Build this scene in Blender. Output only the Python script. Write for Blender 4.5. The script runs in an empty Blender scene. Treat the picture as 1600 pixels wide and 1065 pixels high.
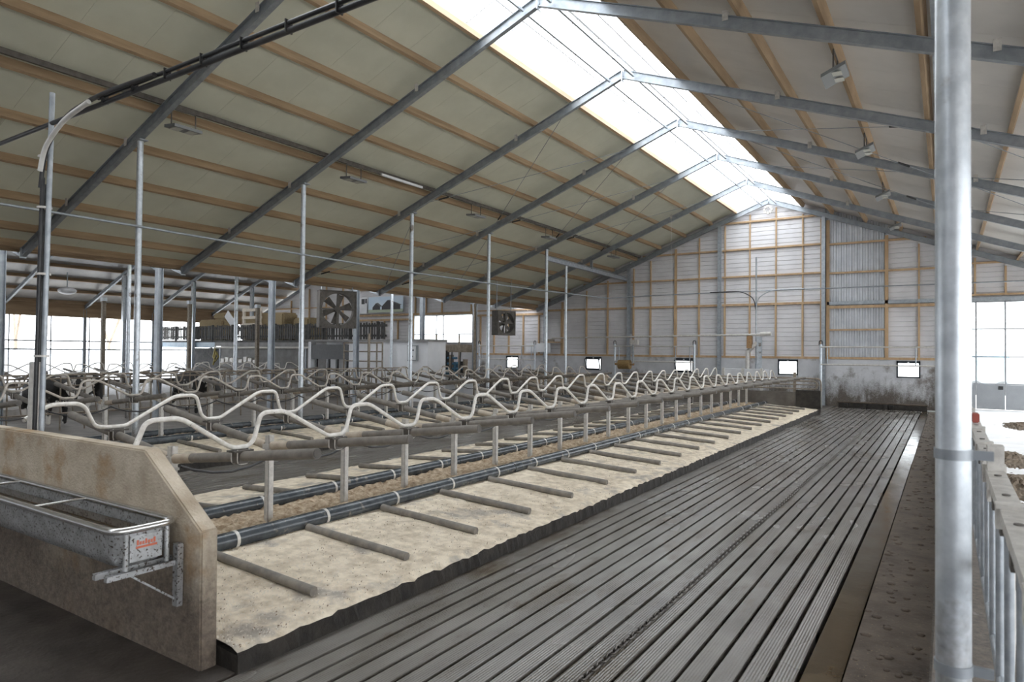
import bpy, bmesh, math, random
from mathutils import Vector, Matrix
random.seed(7)
SC = bpy.context.scene
COL = SC.collection
PI = math.pi
# ------------------------------------------------------------------ camera
F_PX, YAW, PITCH, ROLL, CAM_H = 1044.35, .577, .0164, .0095, 2.2425
fw = Vector((-math.sin(YAW)*math.cos(PITCH), math.cos(YAW)*math.cos(PITCH), math.sin(PITCH)))
rt = Vector((math.cos(YAW), math.sin(YAW), 0)); up = rt.cross(fw)
rt, up = rt*math.cos(ROLL)+up*math.sin(ROLL), up*math.cos(ROLL)-rt*math.sin(ROLL)
cd = bpy.data.cameras.new('camera'); cam = bpy.data.objects.new('camera', cd); COL.objects.link(cam)
m = Matrix((rt, up, -fw)).transposed().to_4x4(); m.translation = (0, 0, CAM_H); cam.matrix_world = m
cd.sensor_width = 36; cd.lens = F_PX/1600*36; cd.clip_start = .05; cd.clip_end = 400
cd.dof.use_dof = True; cd.dof.focus_distance = 13; cd.dof.aperture_fstop = 2.8
SC.camera = cam
# ------------------------------------------------------------------ world and exposure
w = bpy.data.worlds.new('overcast_sky'); SC.world = w; w.use_nodes = True
bg = w.node_tree.nodes['Background']; bg.inputs[0].default_value = (.93, .96, 1, 1); bg.inputs[1].default_value = 5.0
SC.view_settings.view_transform = 'Standard'; SC.view_settings.look = 'None'
SC.view_settings.gamma = 1; SC.view_settings.use_curve_mapping = False
SC.view_settings.exposure = 0.35
# ------------------------------------------------------------------ layout constants (metres; X across, Y along the ridge)
Y0, D = 11.6045, 4.2242          # second visible frame, frame spacing
XR, ZR, SL = -6.978, 9.288, .3788  # ridge (underside of the rafters) and slope
YG = 32.73                        # gable wall
XQ = -14.1                        # left row of round columns
XE, XV = -19.58, -20.9            # rafter end, valley columns
XRE = 2*XR-XE                     # right eave
YF = -7.4                         # roof begins behind the camera
FY = lambda k: Y0+k*D
ORD = ['first','second','third','fourth','fifth','sixth','seventh','eighth','ninth','tenth','eleventh','twelfth','thirteenth',
       'fourteenth','fifteenth','sixteenth','seventeenth','eighteenth','nineteenth','twentieth','twenty-first','twenty-second','twenty-third','twenty-fourth']
# ------------------------------------------------------------------ materials
MATS = {}
def mat(name, c1, c2=None, scale=6, rough=.6, metal=0, bump=0, bscale=None, stretch=(1,1,1), r2=None, detail=4, lo=.35, hi=.65, spots=None, spec=.5):
    m = bpy.data.materials.new(name); m.use_nodes = True; nt = m.node_tree; N = nt.nodes; L = nt.links
    b = N['Principled BSDF']; b.inputs['Roughness'].default_value = rough; b.inputs['Metallic'].default_value = metal
    b.inputs['Specular IOR Level'].default_value = spec
    b.inputs['Base Color'].default_value = (*c1, 1); MATS[name] = m
    if c2 is None and not bump: return m
    g = N.new('ShaderNodeNewGeometry'); mp = N.new('ShaderNodeMapping'); mp.inputs['Scale'].default_value = stretch
    L.new(g.outputs['Position'], mp.inputs[0])
    def noise(s, d=detail):
        n = N.new('ShaderNodeTexNoise'); n.inputs['Scale'].default_value = s; n.inputs['Detail'].default_value = d; n.inputs['Roughness'].default_value = .6
        L.new(mp.outputs[0], n.inputs['Vector']); return n
    n1 = noise(scale)
    if c2 is not None:
        r = N.new('ShaderNodeValToRGB'); r.color_ramp.elements[0].position = lo; r.color_ramp.elements[1].position = hi
        r.color_ramp.elements[0].color = (*c1, 1); r.color_ramp.elements[1].color = (*c2, 1)
        L.new(n1.outputs[0], r.inputs[0]); out = r.outputs[0]
        if spots:     # (colour, scale, threshold, width)
            n2 = noise(spots[1], 6); r2_ = N.new('ShaderNodeValToRGB'); r2_.color_ramp.elements[0].position = spots[2]; r2_.color_ramp.elements[1].position = spots[2]+spots[3]
            L.new(n2.outputs[0], r2_.inputs[0]); mx = N.new('ShaderNodeMix'); mx.data_type = 'RGBA'
            L.new(r2_.outputs[0], mx.inputs[0]); L.new(out, mx.inputs[6]); mx.inputs[7].default_value = (*spots[0], 1); out = mx.outputs[2]
        L.new(out, b.inputs['Base Color'])
    if r2 is not None:
        mr = N.new('ShaderNodeMapRange'); mr.inputs[1].default_value = .35; mr.inputs[2].default_value = .65
        mr.inputs[3].default_value = rough; mr.inputs[4].default_value = r2; n3 = noise(scale*.7)
        L.new(n3.outputs[0], mr.inputs[0]); L.new(mr.outputs[0], b.inputs['Roughness'])
    if bump:
        bp = N.new('ShaderNodeBump'); bp.inputs['Strength'].default_value = bump; bp.inputs['Distance'].default_value = .02
        nb = noise(bscale or scale*4); L.new(nb.outputs[0], bp.inputs['Height']); L.new(bp.outputs[0], b.inputs['Normal'])
    return m
mat('galv', (.30,.33,.36), (.44,.47,.50), 9, .42, .55, .05, 60)
mat('galv_frame', (.25,.275,.30), (.34,.365,.39), 5, .45, .5)
mat('galv_bright', (.46,.50,.54), (.60,.64,.68), 12, .35, .5, spots=((.16,.13,.10), 3.2, .60, .1))
mat('galv_dusty', (.46,.44,.41), (.62,.60,.56), 14, .5, .2, spots=((.13,.11,.09), 30, .66, .05))
mat('steel_shiny', (.62,.62,.61), (.72,.72,.71), 8, .22, .9)
mat('steel_dirty', (.42,.43,.43), (.60,.61,.62), 10, .35, .6, spots=((.07,.05,.035), 55, .56, .05))
mat('timber', (.27,.185,.11), (.40,.285,.175), 5, .75, 0, .1, 40, (1,.12,1))
mat('chain_steel', (.09,.08,.07), (.20,.185,.17), 20, .3, .6)
mat('timber_wall', (.40,.27,.155), (.53,.37,.22), 6, .75, 0, .05, 40, (1,1,.2))
mat('roof_left', (.545,.55,.455), (.60,.605,.505), 1.2, .55, 0, .06, 30, (1,1,1))  # olive tint puts green light bounced off grass into the panel colour
mat('roof_right', (.56,.535,.50), (.62,.59,.55), 1.2, .4, 0, .06, 30)
mat('roof_annex', (.33,.32,.31), (.42,.41,.395), 1.2, .35)
mat('concrete_wall', (.46,.465,.48), (.58,.585,.60), 1.3, .8, 0, .15, 20, detail=7, spots=((.16,.13,.10), 1.1, .56, .16))
mat('concrete_trough_wall', (.33,.265,.19), (.56,.49,.39), 3.2, .8, 0, .5, 45, detail=9, lo=.3, hi=.72, spots=((.28,.16,.06), 2.4, .53, .2))
mat('concrete_floor', (.07,.06,.052), (.135,.12,.105), 2.0, .55, 0, .3, 25, detail=7)
mat('dark_floor', (.028,.022,.018), (.075,.062,.052), 2.2, .5, 0, .4, 20, detail=7, r2=.7)
mat('slat', (.125,.113,.099), (.21,.197,.18), 1.6, .10, 0, 0, None, (1.6,.6,1), r2=.30, detail=2, lo=.3, hi=.7, spots=((.085,.062,.038), 1.3, .53, .2))
def slat_ribs():                       # moulded ribs along the slats, small cross notches, a little grit
    nt = MATS['slat'].node_tree; N = nt.nodes; L = nt.links; b = N['Principled BSDF']
    g = N.new('ShaderNodeNewGeometry'); acc = None
    def wave(direction, scale, prof, wgt):
        nonlocal acc
        w = N.new('ShaderNodeTexWave'); w.bands_direction = direction; w.wave_profile = prof; w.inputs['Scale'].default_value = scale; w.inputs['Distortion'].default_value = .6; w.inputs['Detail Scale'].default_value = 2
        L.new(g.outputs['Position'], w.inputs['Vector']); a = N.new('ShaderNodeMath'); a.operation = 'MULTIPLY_ADD'; a.inputs[1].default_value = wgt; L.new(w.outputs['Fac'], a.inputs[0])
        if acc is not None: L.new(acc, a.inputs[2])
        else: a.inputs[2].default_value = 0
        acc = a.outputs[0]
    wave('X', 14.5, 'SIN', .7); wave('Y', 2.6, 'SAW', .25)
    n = N.new('ShaderNodeTexNoise'); n.inputs['Scale'].default_value = 70; n.inputs['Detail'].default_value = 3; L.new(g.outputs['Position'], n.inputs['Vector'])
    a = N.new('ShaderNodeMath'); a.operation = 'MULTIPLY_ADD'; a.inputs[1].default_value = .9; L.new(n.outputs[0], a.inputs[0]); L.new(acc, a.inputs[2])
    bp = N.new('ShaderNodeBump'); bp.inputs['Strength'].default_value = .55; bp.inputs['Distance'].default_value = .004; L.new(a.outputs[0], bp.inputs['Height']); L.new(bp.outputs[0], b.inputs['Normal'])
slat_ribs()
mat('slurry', (.05,.036,.02), (.085,.062,.036), 2, .06, 0, .12, 4, r2=.22)
mat('groove', (.012,.010,.009), (.03,.025,.02), 4, .5)
mat('manure', (.045,.032,.022), (.115,.087,.064), 3.5, .75, 0, .8, 14, detail=8, lo=.3, hi=.7, spots=((.20,.15,.09), 45, .62, .06))
mat('kerb_dark', (.010,.008,.006), (.032,.026,.02), 6, .65, 0, .6, 22, detail=7)
mat('sawdust', (.54,.45,.33), (.84,.745,.60), 7, .9, 0, 1.0, 60, detail=12, lo=.32, hi=.60, spots=((.40,.36,.31), 2.0, .56, .12), spec=.2)
mat('straw_litter', (.27,.195,.125), (.56,.46,.34), 14, .95, 0, 1, 40, detail=9, spec=.2)
mat('litter_dark', (.16,.11,.07), (.28,.20,.13), 30, .9)
mat('stall_mat', (.20,.185,.17), (.30,.28,.26), 3, .8)
mat('pipe_dark', (.03,.037,.044), (.07,.08,.088), 6, .27, 0, spots=((.22,.20,.17), 8, .60, .12))
mat('tube_grey', (.135,.12,.105), (.21,.19,.165), 9, .62, 0, .2, 60, detail=6)
mat('tube_sleeve', (.34,.28,.215), (.46,.40,.32), 9, .7)
mat('bed_tube', (.155,.14,.125), (.25,.225,.19), 8, .65, 0, .2, 40, detail=6)
mat('rail_pale', (.56,.53,.48), (.74,.715,.67), 18, .5, .1, spots=((.16,.13,.10), 26, .66, .05))
mat('rail_mid', (.34,.305,.26), (.50,.46,.41), 14, .55, .1)  # brown dust plus the second row's dimmer light, both in the colour
mat('rail_brown', (.17,.135,.10), (.28,.24,.19), 10, .65)
mat('black', (.012,.012,.013), (.025,.025,.025), 8, .45)
mat('cable', (.018,.018,.02), (.04,.04,.042), 8, .4)
mat('white_conduit', (.55,.54,.52), (.66,.65,.62), 8, .5)
mat('cladding', (.58,.57,.585), (.67,.66,.675), .9, .45, 0, spots=((.34,.315,.30), .6, .62, .25))
mat('cladding_tin', (.50,.52,.55), (.62,.64,.67), 2, .35, .3)
mat('white_panel', (.66,.67,.69), (.74,.75,.77), 1.4, .45)
mat('grey_panel', (.26,.275,.29), (.31,.325,.34), 2, .4)
mat('window_frame', (.012,.020,.028), rough=.4)
mat('lamp_grey', (.16,.165,.165), rough=.45)
mat('lamp_glass', (.55,.55,.50), rough=.25)
mat('rust', (.20,.12,.06), (.36,.22,.10), 20, .8)
mat('brush', (.22,.135,.05), (.34,.23,.10), 30, .9, 0, .8, 80)
mat('mezz_wood', (.045,.045,.045), (.095,.09,.085), 5, .8)
mat('fan_grey', (.07,.063,.055), (.125,.113,.10), 7, .7)
mat('straw', (.27,.20,.11), (.44,.35,.21), 25, .95, 0, 1, 60)
mat('blockwork', (.22,.215,.21), (.30,.295,.29), 3, .85)
mat('blue_paint', (.03,.10,.17), (.06,.16,.25), 6, .4)
mat('blue_beam', (.24,.33,.42), (.34,.43,.50), 4, .5)
mat('yellow_hose', (.42,.34,.10), rough=.5)
mat('red', (.30,.07,.05), rough=.5)
mat('feed_floor', (.66,.66,.66), (.78,.78,.79), 1.6, .5, spots=((.10,.08,.06), 1.3, .62, .06))
mat('feed', (.10,.075,.05), (.20,.155,.11), 12, .95, 0, 1, 30)
mat('ground', (.52,.50,.45), (.72,.70,.66), .5, .95)
mat('cow_coat', (.012,.011,.010), (.60,.57,.53), 1.1, .7, lo=.53, hi=.55)
mat('bark', (.22,.18,.14), (.32,.27,.22), 4, .9)
mat('foliage', (.22,.24,.16), (.36,.36,.26), 6, .9)
mat('water', (.05,.035,.02), rough=.03)
mat('sticker', (.62,.16,.09), rough=.5)
mat('banner_sky', (.50,.62,.74), (.62,.71,.80), .8, .5)
mat('banner_grass', (.42,.47,.36), rough=.6)
mat('banner_barn', (.055,.055,.06), rough=.6)
mat('banner_roof', (.14,.14,.15), rough=.6)
mat('tan_block', (.42,.24,.12), rough=.8)
mat('pale_wood', (.62,.56,.47), (.76,.70,.60), 7, .8)
def glassy(name, tr, col, rough=.1):
    m = bpy.data.materials.new(name); m.use_nodes = True; N = m.node_tree.nodes; L = m.node_tree.links; N.clear()
    o = N.new('ShaderNodeOutputMaterial'); t = N.new('ShaderNodeBsdfTransparent'); t.inputs[0].default_value = (*col, 1)
    d = N.new('ShaderNodeBsdfTranslucent'); d.inputs[0].default_value = (*col, 1)
    x = N.new('ShaderNodeMixShader'); x.inputs[0].default_value = tr
    L.new(d.outputs[0], x.inputs[1]); L.new(t.outputs[0], x.inputs[2]); L.new(x.outputs[0], o.inputs[0]); MATS[name] = m
def stain(name, dirt, z0, z1, amp, amount=1.0, dirt2=None):       # splash dirt that reaches up a wall unevenly
    m = MATS[name]; nt = m.node_tree; N = nt.nodes; L = nt.links; b = N['Principled BSDF']; old = b.inputs['Base Color'].links[0].from_socket
    g = N.new('ShaderNodeNewGeometry'); sx = N.new('ShaderNodeSeparateXYZ'); L.new(g.outputs['Position'], sx.inputs[0])
    mr = N.new('ShaderNodeMapRange'); mr.inputs[1].default_value = z0; mr.inputs[2].default_value = z1; mr.inputs[3].default_value = 1; mr.inputs[4].default_value = 0
    L.new(sx.outputs[2], mr.inputs[0]); out = None
    for sc, st in ((1.1,(1,1,1)), (7,(1,1,.35)), (32,(1,1,1))):
        mp = N.new('ShaderNodeMapping'); mp.inputs['Scale'].default_value = st; L.new(g.outputs['Position'], mp.inputs[0])
        n = N.new('ShaderNodeTexNoise'); n.inputs['Scale'].default_value = sc; n.inputs['Detail'].default_value = 6; L.new(mp.outputs[0], n.inputs['Vector'])
        a = N.new('ShaderNodeMath'); a.operation = 'MULTIPLY_ADD'; a.inputs[1].default_value = amp*(1.6 if sc < 2 else .7); L.new(n.outputs[0], a.inputs[0])
        if out is None: L.new(mr.outputs[0], a.inputs[2])
        else: L.new(out, a.inputs[2])
        out = a.outputs[0]
    r = N.new('ShaderNodeMapRange'); c = amp*1.5; r.inputs[1].default_value = c+.25; r.inputs[2].default_value = c+.75; r.inputs[4].default_value = amount; L.new(out, r.inputs[0])
    mx = N.new('ShaderNodeMix'); mx.data_type = 'RGBA'; L.new(r.outputs[0], mx.inputs[0]); L.new(old, mx.inputs[6]); nd = N.new('ShaderNodeTexNoise'); nd.inputs['Scale'].default_value = 22; nd.inputs['Detail'].default_value = 9; nd.inputs['Roughness'].default_value = .75; L.new(g.outputs['Position'], nd.inputs['Vector'])
    rd = N.new('ShaderNodeValToRGB'); rd.color_ramp.elements[0].position = .38; rd.color_ramp.elements[1].position = .66; rd.color_ramp.elements[0].color = (*[.65*c_ for c_ in dirt], 1); rd.color_ramp.elements[1].color = (*[1.9*c_ for c_ in dirt], 1)
    L.new(nd.outputs[0], rd.inputs[0]); L.new(rd.outputs[0], mx.inputs[7]); L.new(mx.outputs[2], b.inputs['Base Color'])
stain('concrete_trough_wall', (.115,.09,.07), .15, 1.15, .75, .9)
stain('concrete_wall', (.075,.06,.046), .0, 1.7, .85, .95)
stain('galv_bright', (.12,.095,.07), .1, 1.5, .8, .75)
glassy('skylight_sheet', .75, (.93,.95,.96)); glassy('window_glass', .93, (.95,.97,.97)); glassy('curtain_sheet', .55, (.93,.95,.98))
# ------------------------------------------------------------------ mesh builder
ORG = {}
class MB:
    def __init__(s): s.v = []; s.f = []; s.sm = []
    def add(s, vs, fs, sm=False):
        o = len(s.v); s.v += [tuple(a) for a in vs]; s.f += [tuple(i+o for i in f) for f in fs]; s.sm += [sm]*len(fs); return s
    def box(s, a, b):
        x0,y0,z0 = a; x1,y1,z1 = b
        return s.add([(x0,y0,z0),(x1,y0,z0),(x1,y1,z0),(x0,y1,z0),(x0,y0,z1),(x1,y0,z1),(x1,y1,z1),(x0,y1,z1)],
            [(3,2,1,0),(4,5,6,7),(0,1,5,4),(1,2,6,5),(2,3,7,6),(3,0,4,7)])
    def beam(s, p, q, w, h, upv=(0,0,1), prof=None):
        p, q = Vector(p), Vector(q); d = (q-p).normalized(); u = Vector(upv); a = d.cross(u).normalized(); b = a.cross(d).normalized()
        prof = prof or [(-w/2,-h/2),(w/2,-h/2),(w/2,h/2),(-w/2,h/2)]
        n = len(prof); vs = [p+a*x+b*y for x, y in prof]+[q+a*x+b*y for x, y in prof]
        fs = [(i,(i+1)%n,n+(i+1)%n,n+i) for i in range(n)]
        if n == 4: fs += [(3,2,1,0),(4,5,6,7)]
        else: fs += [tuple(reversed(range(n))), tuple(range(n,2*n))]
        return s.add(vs, fs)
    def ibeam(s, p, q, w, h, upv=(0,0,1), tf=.014, tw=.012):
        pr = [(-w/2,-h/2),(w/2,-h/2),(w/2,-h/2+tf),(tw/2,-h/2+tf),(tw/2,h/2-tf),(w/2,h/2-tf),(w/2,h/2),(-w/2,h/2),(-w/2,h/2-tf),(-tw/2,h/2-tf),(-tw/2,-h/2+tf),(-w/2,-h/2+tf)]
        return s.beam(p, q, w, h, upv, pr)
    def cyl(s, p, q, r, n=12, r2=None, caps=True):
        p, q = Vector(p), Vector(q); d = (q-p).normalized(); a = d.orthogonal().normalized(); b = d.cross(a); r2 = r if r2 is None else r2
        vs = [p+(a*math.cos(2*PI*i/n)+b*math.sin(2*PI*i/n))*r for i in range(n)]+[q+(a*math.cos(2*PI*i/n)+b*math.sin(2*PI*i/n))*r2 for i in range(n)]
        s.add(vs, [(i,(i+1)%n,n+(i+1)%n,n+i) for i in range(n)], True)
        if caps: s.add(vs, [tuple(reversed(range(n))), tuple(range(n,2*n))])
        return s
    def tube(s, pts, r, n=8, closed=False):
        P = [Vector(p) for p in pts]; k = len(P); rings = []; a = None
        for i in range(k):
            d = (P[(i+1)%k]-P[i-1]) if (closed or 0 < i < k-1) else (P[1]-P[0] if i == 0 else P[-1]-P[-2])
            d.normalize(); a = (d.orthogonal() if a is None else a-d*a.dot(d)).normalized(); b = d.cross(a)
            rings.append([P[i]+(a*math.cos(2*PI*j/n)+b*math.sin(2*PI*j/n))*r for j in range(n)])
        vs = [v for R in rings for v in R]; fs = []
        for i in range(k if closed else k-1):
            o, o2 = i*n, ((i+1)%k)*n; fs += [(o+j,o+(j+1)%n,o2+(j+1)%n,o2+j) for j in range(n)]
        s.add(vs, fs, True)
        if not closed: s.add(vs, [tuple(reversed(range(n))), tuple(range((k-1)*n,k*n))])
        return s
    def prism(s, poly, y0, y1, axis='y'):     # poly in XZ extruded along Y (axis 'y'), or YZ along X (axis 'x'), XY along Z
        n = len(poly); mk = {'y': lambda a,b,t: (a,t,b), 'x': lambda a,b,t: (t,a,b), 'z': lambda a,b,t: (a,b,t)}[axis]
        vs = [mk(a,b,y0) for a,b in poly]+[mk(a,b,y1) for a,b in poly]
        return s.add(vs, [(i,(i+1)%n,n+(i+1)%n,n+i) for i in range(n)]+[tuple(reversed(range(n))), tuple(range(n,2*n))])
    def ball(s, c, rx, ry, rz, n=10, m=7):
        vs = [(c[0],c[1],c[2]-rz)]+[(c[0]+rx*math.cos(2*PI*j/n)*math.sin(PI*i/m), c[1]+ry*math.sin(2*PI*j/n)*math.sin(PI*i/m), c[2]-rz*math.cos(PI*i/m)) for i in range(1,m) for j in range(n)]+[(c[0],c[1],c[2]+rz)]
        fs = [(0,1+(j+1)%n,1+j) for j in range(n)]
        for i in range(m-2):
            o = 1+i*n; fs += [(o+j,o+(j+1)%n,o+n+(j+1)%n,o+n+j) for j in range(n)]
        o = 1+(m-2)*n; fs += [(o+j,o+(j+1)%n,len(vs)-1) for j in range(n)]
        return s.add(vs, fs, True)
    def mesh(s, name, material, org=(0,0,0), bevel=0):
        me = bpy.data.meshes.new(name); me.from_pydata([(v[0]-org[0],v[1]-org[1],v[2]-org[2]) for v in s.v], [], s.f)
        me.polygons.foreach_set('use_smooth', s.sm); me.materials.append(MATS[material])
        bm = bmesh.new(); bm.from_mesh(me); bmesh.ops.recalc_face_normals(bm, faces=bm.faces)
        if bevel: bmesh.ops.bevel(bm, geom=bm.edges[:], offset=bevel, segments=2, affect='EDGES', clamp_overlap=True)
        bm.to_mesh(me); bm.free(); return me
    def build(s, name, material, parent=None, bevel=0):
        org = ORG.get(parent.name, (0,0,0)) if parent else (0,0,0)
        if parent is None:      # a one-piece thing: its origin at its base
            xs, ys, zs = zip(*s.v); org = ((min(xs)+max(xs))/2, (min(ys)+max(ys))/2, min(zs))
        o = bpy.data.objects.new(name, s.mesh(name, material, org, bevel)); COL.objects.link(o)
        if parent: o.parent = parent; ORG[o.name] = org
        else: o.location = org; ORG[o.name] = org
        return o
def tag(o, label=None, cat=None, group=None, kind=None):
    for k, v in (('label',label),('category',cat),('group',group),('kind',kind)):
        if v: o[k] = v
    return o
def thing(name, label, cat, loc=(0,0,0), group=None, kind=None):
    o = bpy.data.objects.new(name, None); COL.objects.link(o); o.location = loc; o.empty_display_size = .2
    ORG[o.name] = tuple(loc); return tag(o, label, cat, group, kind)
def struct(name, label, cat, loc=(0,0,0)): return thing(name, label, cat, loc, kind='structure')
def share(mesh, name, parent=None, loc=(0,0,0), rz=0, scale=None):   # world location; mesh shared
    o = bpy.data.objects.new(name, mesh); COL.objects.link(o); p = ORG.get(parent.name, (0,0,0)) if parent else (0,0,0)
    o.location = (loc[0]-p[0], loc[1]-p[1], loc[2]-p[2]); o.rotation_euler.z = rz; o.parent = parent
    if scale: o.scale = scale
    ORG[o.name] = tuple(loc); return o
def copy_tree(o, parent=None):
    c = o.copy(); COL.objects.link(c); c.parent = parent
    for ch in [x for x in o.children]: copy_tree(ch, c)
    return c
def fillet(pts, r, n=4):
    P = [Vector(p) for p in pts]; out = [P[0]]
    for i in range(1, len(P)-1):
        a, b, c = P[i-1], P[i], P[i+1]; ra = min(r, (a-b).length*.48, (c-b).length*.48)
        s, e = b+(a-b).normalized()*ra, b+(c-b).normalized()*ra
        out += [s*(1-t)**2+b*2*t*(1-t)+e*t*t for t in [k/n for k in range(n+1)]]
    return out+[P[-1]]
def zroof(x): return ZR-SL*abs(x-XR)        # underside of rafters
CS = math.cos(math.atan(SL))
RAF = .215                                   # rafter depth
ZP = RAF/CS; PD = .19; ZB = ZP+PD/CS         # purlin seat, panel underside above zroof
# ================================================================== SETTING: floors
MB().box((-70,-40,-.6), (60,130,-.45)).build('ground', 'ground').__setitem__('kind', 'structure')
o = bpy.data.objects['ground']; tag(o, 'pale open ground outside the barn', 'ground')
fl = MB().box((-44.6,-7.4,-.40), (5.7,YG+.2,-.12)).build('floor', 'groove'); tag(fl, 'dark concrete base slab under the whole barn', 'floor', kind='structure')
def alley(label, xs, y0, y1, special=None):
    a = struct('floor_alley', label, 'floor', (xs[0], y0, -.12))
    for i in range(len(xs)-1):
        g = .017; n = 40; L = []; R = []
        for j in range(n+1):
            y = y0+(y1-y0)*(j/n)**1.6
            L.append((xs[i]+g+random.uniform(-.003,.003), y)); R.append((xs[i+1]-g+random.uniform(-.003,.003), y))
        b = MB(); b.prism(L+R[::-1], -.12, 0, 'z')
        b = MB(); vs = [(x,y,z) for z in (-.12,0) for x,y in L+R]; N2 = 2*(n+1); f = []
        for j in range(n):
            f += [(N2+j,N2+n+1+j,N2+n+2+j,N2+j+1), (j,j+1,N2+j+1,N2+j), (n+1+j,N2+n+1+j,N2+n+2+j,n+2+j)]
        f += [(0,N2,N2+n+1,n+1),(n,n+n+1,N2+2*n+1,N2+n)]
        b.add(vs, f); b.build('slat', special if (special and i == len(xs)-2) else 'slat', a)
    return a
XS = [-4.16+.0]+[-3.855+.1757*i for i in range(18)]+[-.60]
XS[0] = -4.12
alley('wet grooved slatted floor of the wide alley beside the feed fence', XS, -3.0, 32.0, 'slurry')
alley('grooved slatted floor of the alley between the two stall rows', [-11.72+.1757*i for i in range(16)]+[-8.95], 3.1, 30.5)
o = MB().box((-.60,-3,-.12), (-.10,32.4,.02)).build('floor_strip', 'manure'); tag(o, 'brown manure covered strip along the feed kerb', 'floor', kind='structure')
o = MB().box((-.10,-3,-.12), (.42,YG,.16)).build('feed_kerb', 'concrete_wall', None, .015); tag(o, 'low concrete kerb under the feed fence at the right', 'kerb', kind='structure')
o = MB().box((.42,-7.4,-.12), (5.7,YG,.13)).build('floor_feed_passage', 'feed_floor'); tag(o, 'pale bright feed passage floor beyond the feed fence', 'floor', kind='structure')
# cross passage in front of the trough wall: broad dark slabs laid across
a = struct('floor_cross_passage', 'dark damp slab floor in front of the trough wall', 'floor', (-9,2.7,-.12))
for i, (ya, yb) in enumerate([(1.62,2.9),(.9,1.595),(.2,.875),(-.5,.175),(-1.2,-.525),(-3,-1.225)]):
    MB().box((-20,ya,-.12), (-4.14,yb,-.004 if i else .002)).build('slab', 'dark_floor', a)
o = MB().box((-20,2.9,-.12), (-16.65,31,-.01)).build('floor_far_alley', 'concrete_floor'); tag(o, 'dim concrete floor of the alley beyond the second stall row', 'floor', kind='structure')
o = MB().box((-44.6,2.9,-.12), (-20,YG,-.015)).build('floor_annex', 'concrete_floor'); tag(o, 'dim concrete floor of the far left half of the barn', 'floor', kind='structure')
o = MB().box((-16.65,28.2,-.12), (-4.14,YG,-.003)).build('floor_back_passage', 'concrete_floor'); tag(o, 'concrete passage floor in front of the gable wall', 'floor', kind='structure')
# ================================================================== gable wall
G = struct('wall_back', 'grey clad gable end wall with timber framing over concrete base', 'wall', (-12,YG,0))
WIN = [(-21.7,-20.85),(-16.5,-15.55),(-11.5,-10.55),(-6.57,-5.7),(-1.8,-.93)]
WZ0, WZ1 = 1.30, 2.02
xs = [-24.2]+[x for p_ in WIN for x in p_]+[.55]
for i in range(0, len(xs), 2):
    MB().box((xs[i],YG,-.1), (xs[i+1],YG+.2,2.05)).build('concrete_panel', 'concrete_wall', G)
for x0, x1 in WIN:
    MB().box((x0,YG,-.1), (x1,YG+.2,WZ0)).box((x0,YG,WZ1), (x1,YG+.2,2.05)).build('concrete_panel', 'concrete_wall', G)
def zw(x):                      # roof line of the gable wall
    if x > XV+.6: return zroof(x)+ZB
    return 9.6-.40*abs(x+32.5)
def ribbed(x0, x1, z0, top, name, vertical=False, m_='cladding'):
    b = MB(); 
    if vertical:
        n = max(1, round((x1-x0)/.21)); pr = []
        for i in range(n):
            x = x0+(x1-x0)*i/n; s = (x1-x0)/n; pr += [(x,.0),(x+s*.35,.0),(x+s*.5,.055),(x+s*.85,.055)]
        pr.append((x1,0)); vs = [(x,YG+.09+d,z0) for x,d in pr]+[(x,YG+.09+d,top(x)) for x,d in pr]; k = len(pr)
        b.add(vs, [(i,i+1,k+i+1,k+i) for i in range(k-1)])
    else:
        zt = max(top(x0), top(x1), top((x0+x1)/2)); n = max(1, round((zt-z0)/.205)); s = (zt-z0)/n; rows = []
        for i in range(n): rows += [(z0+s*i,.0),(z0+s*(i+.80),.004),(z0+s*(i+.86),.022),(z0+s*(i+.94),.022)]
        rows.append((zt,.0)); C = 7; vs = []
        for z, d in rows:
            for c in range(C):
                x = x0+(x1-x0)*c/(C-1); vs.append((x, YG+.09+d, min(z, top(x))))
        b.add(vs, [(r*C+c, r*C+c+1, (r+1)*C+c+1, (r+1)*C+c) for r in range(len(rows)-1) for c in range(C-1)])
    return b.build(name, m_, G)
COLX = [-19.0,-13.95,-9.25,-4.63,-.15]
# cladding sheets, bay by bay, split at the main girt
for x0, x1 in [(-19.0,-13.95),(-13.95,-9.25),(-9.25,XR),(XR,-4.63),(-2.13,.5)]:
    ribbed(x0, x1, 2.04, lambda x: 4.55, 'cladding_sheet'); ribbed(x0, x1, 4.55, zw, 'cladding_sheet')
ribbed(-4.66,-2.13, 2.04, lambda x: 4.56, 'tin_sheet', True, 'cladding_tin'); ribbed(-4.66,-2.13, 4.55, zw, 'tin_sheet', True, 'cladding_tin')
ribbed(.5, XRE, 4.62, zw, 'cladding_sheet')
ribbed(-24.15,-19.0, 2.04, lambda x: 4.45, 'cladding_sheet'); ribbed(-24.15,-20.3, 4.45, lambda x: 5.6, 'cladding_sheet'); ribbed(-20.3,-19.0, 4.45, zw, 'cladding_sheet')
ribbed(-34.0,-28.9, 2.85, lambda x: 4.55, 'cladding_sheet'); ribbed(-44.2,-34.0, 0, lambda x: min(4.55, zw(x)), 'cladding_sheet')
ribbed(-44.2,-34.0, 4.55, zw, 'cladding_sheet'); ribbed(-34,-28.9, 4.55, zw, 'cladding_sheet'); ribbed(-28.9,-24.15, 4.55, zw, 'cladding_sheet'); ribbed(-24.15,-20.3, 5.6, zw, 'cladding_sheet')
ribbed(-34.0,-28.9, 0, lambda x: 2.85, 'cladding_sheet'); ribbed(-28.9,-24.15, 0, lambda x: 2.75, 'cladding_sheet')
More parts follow.
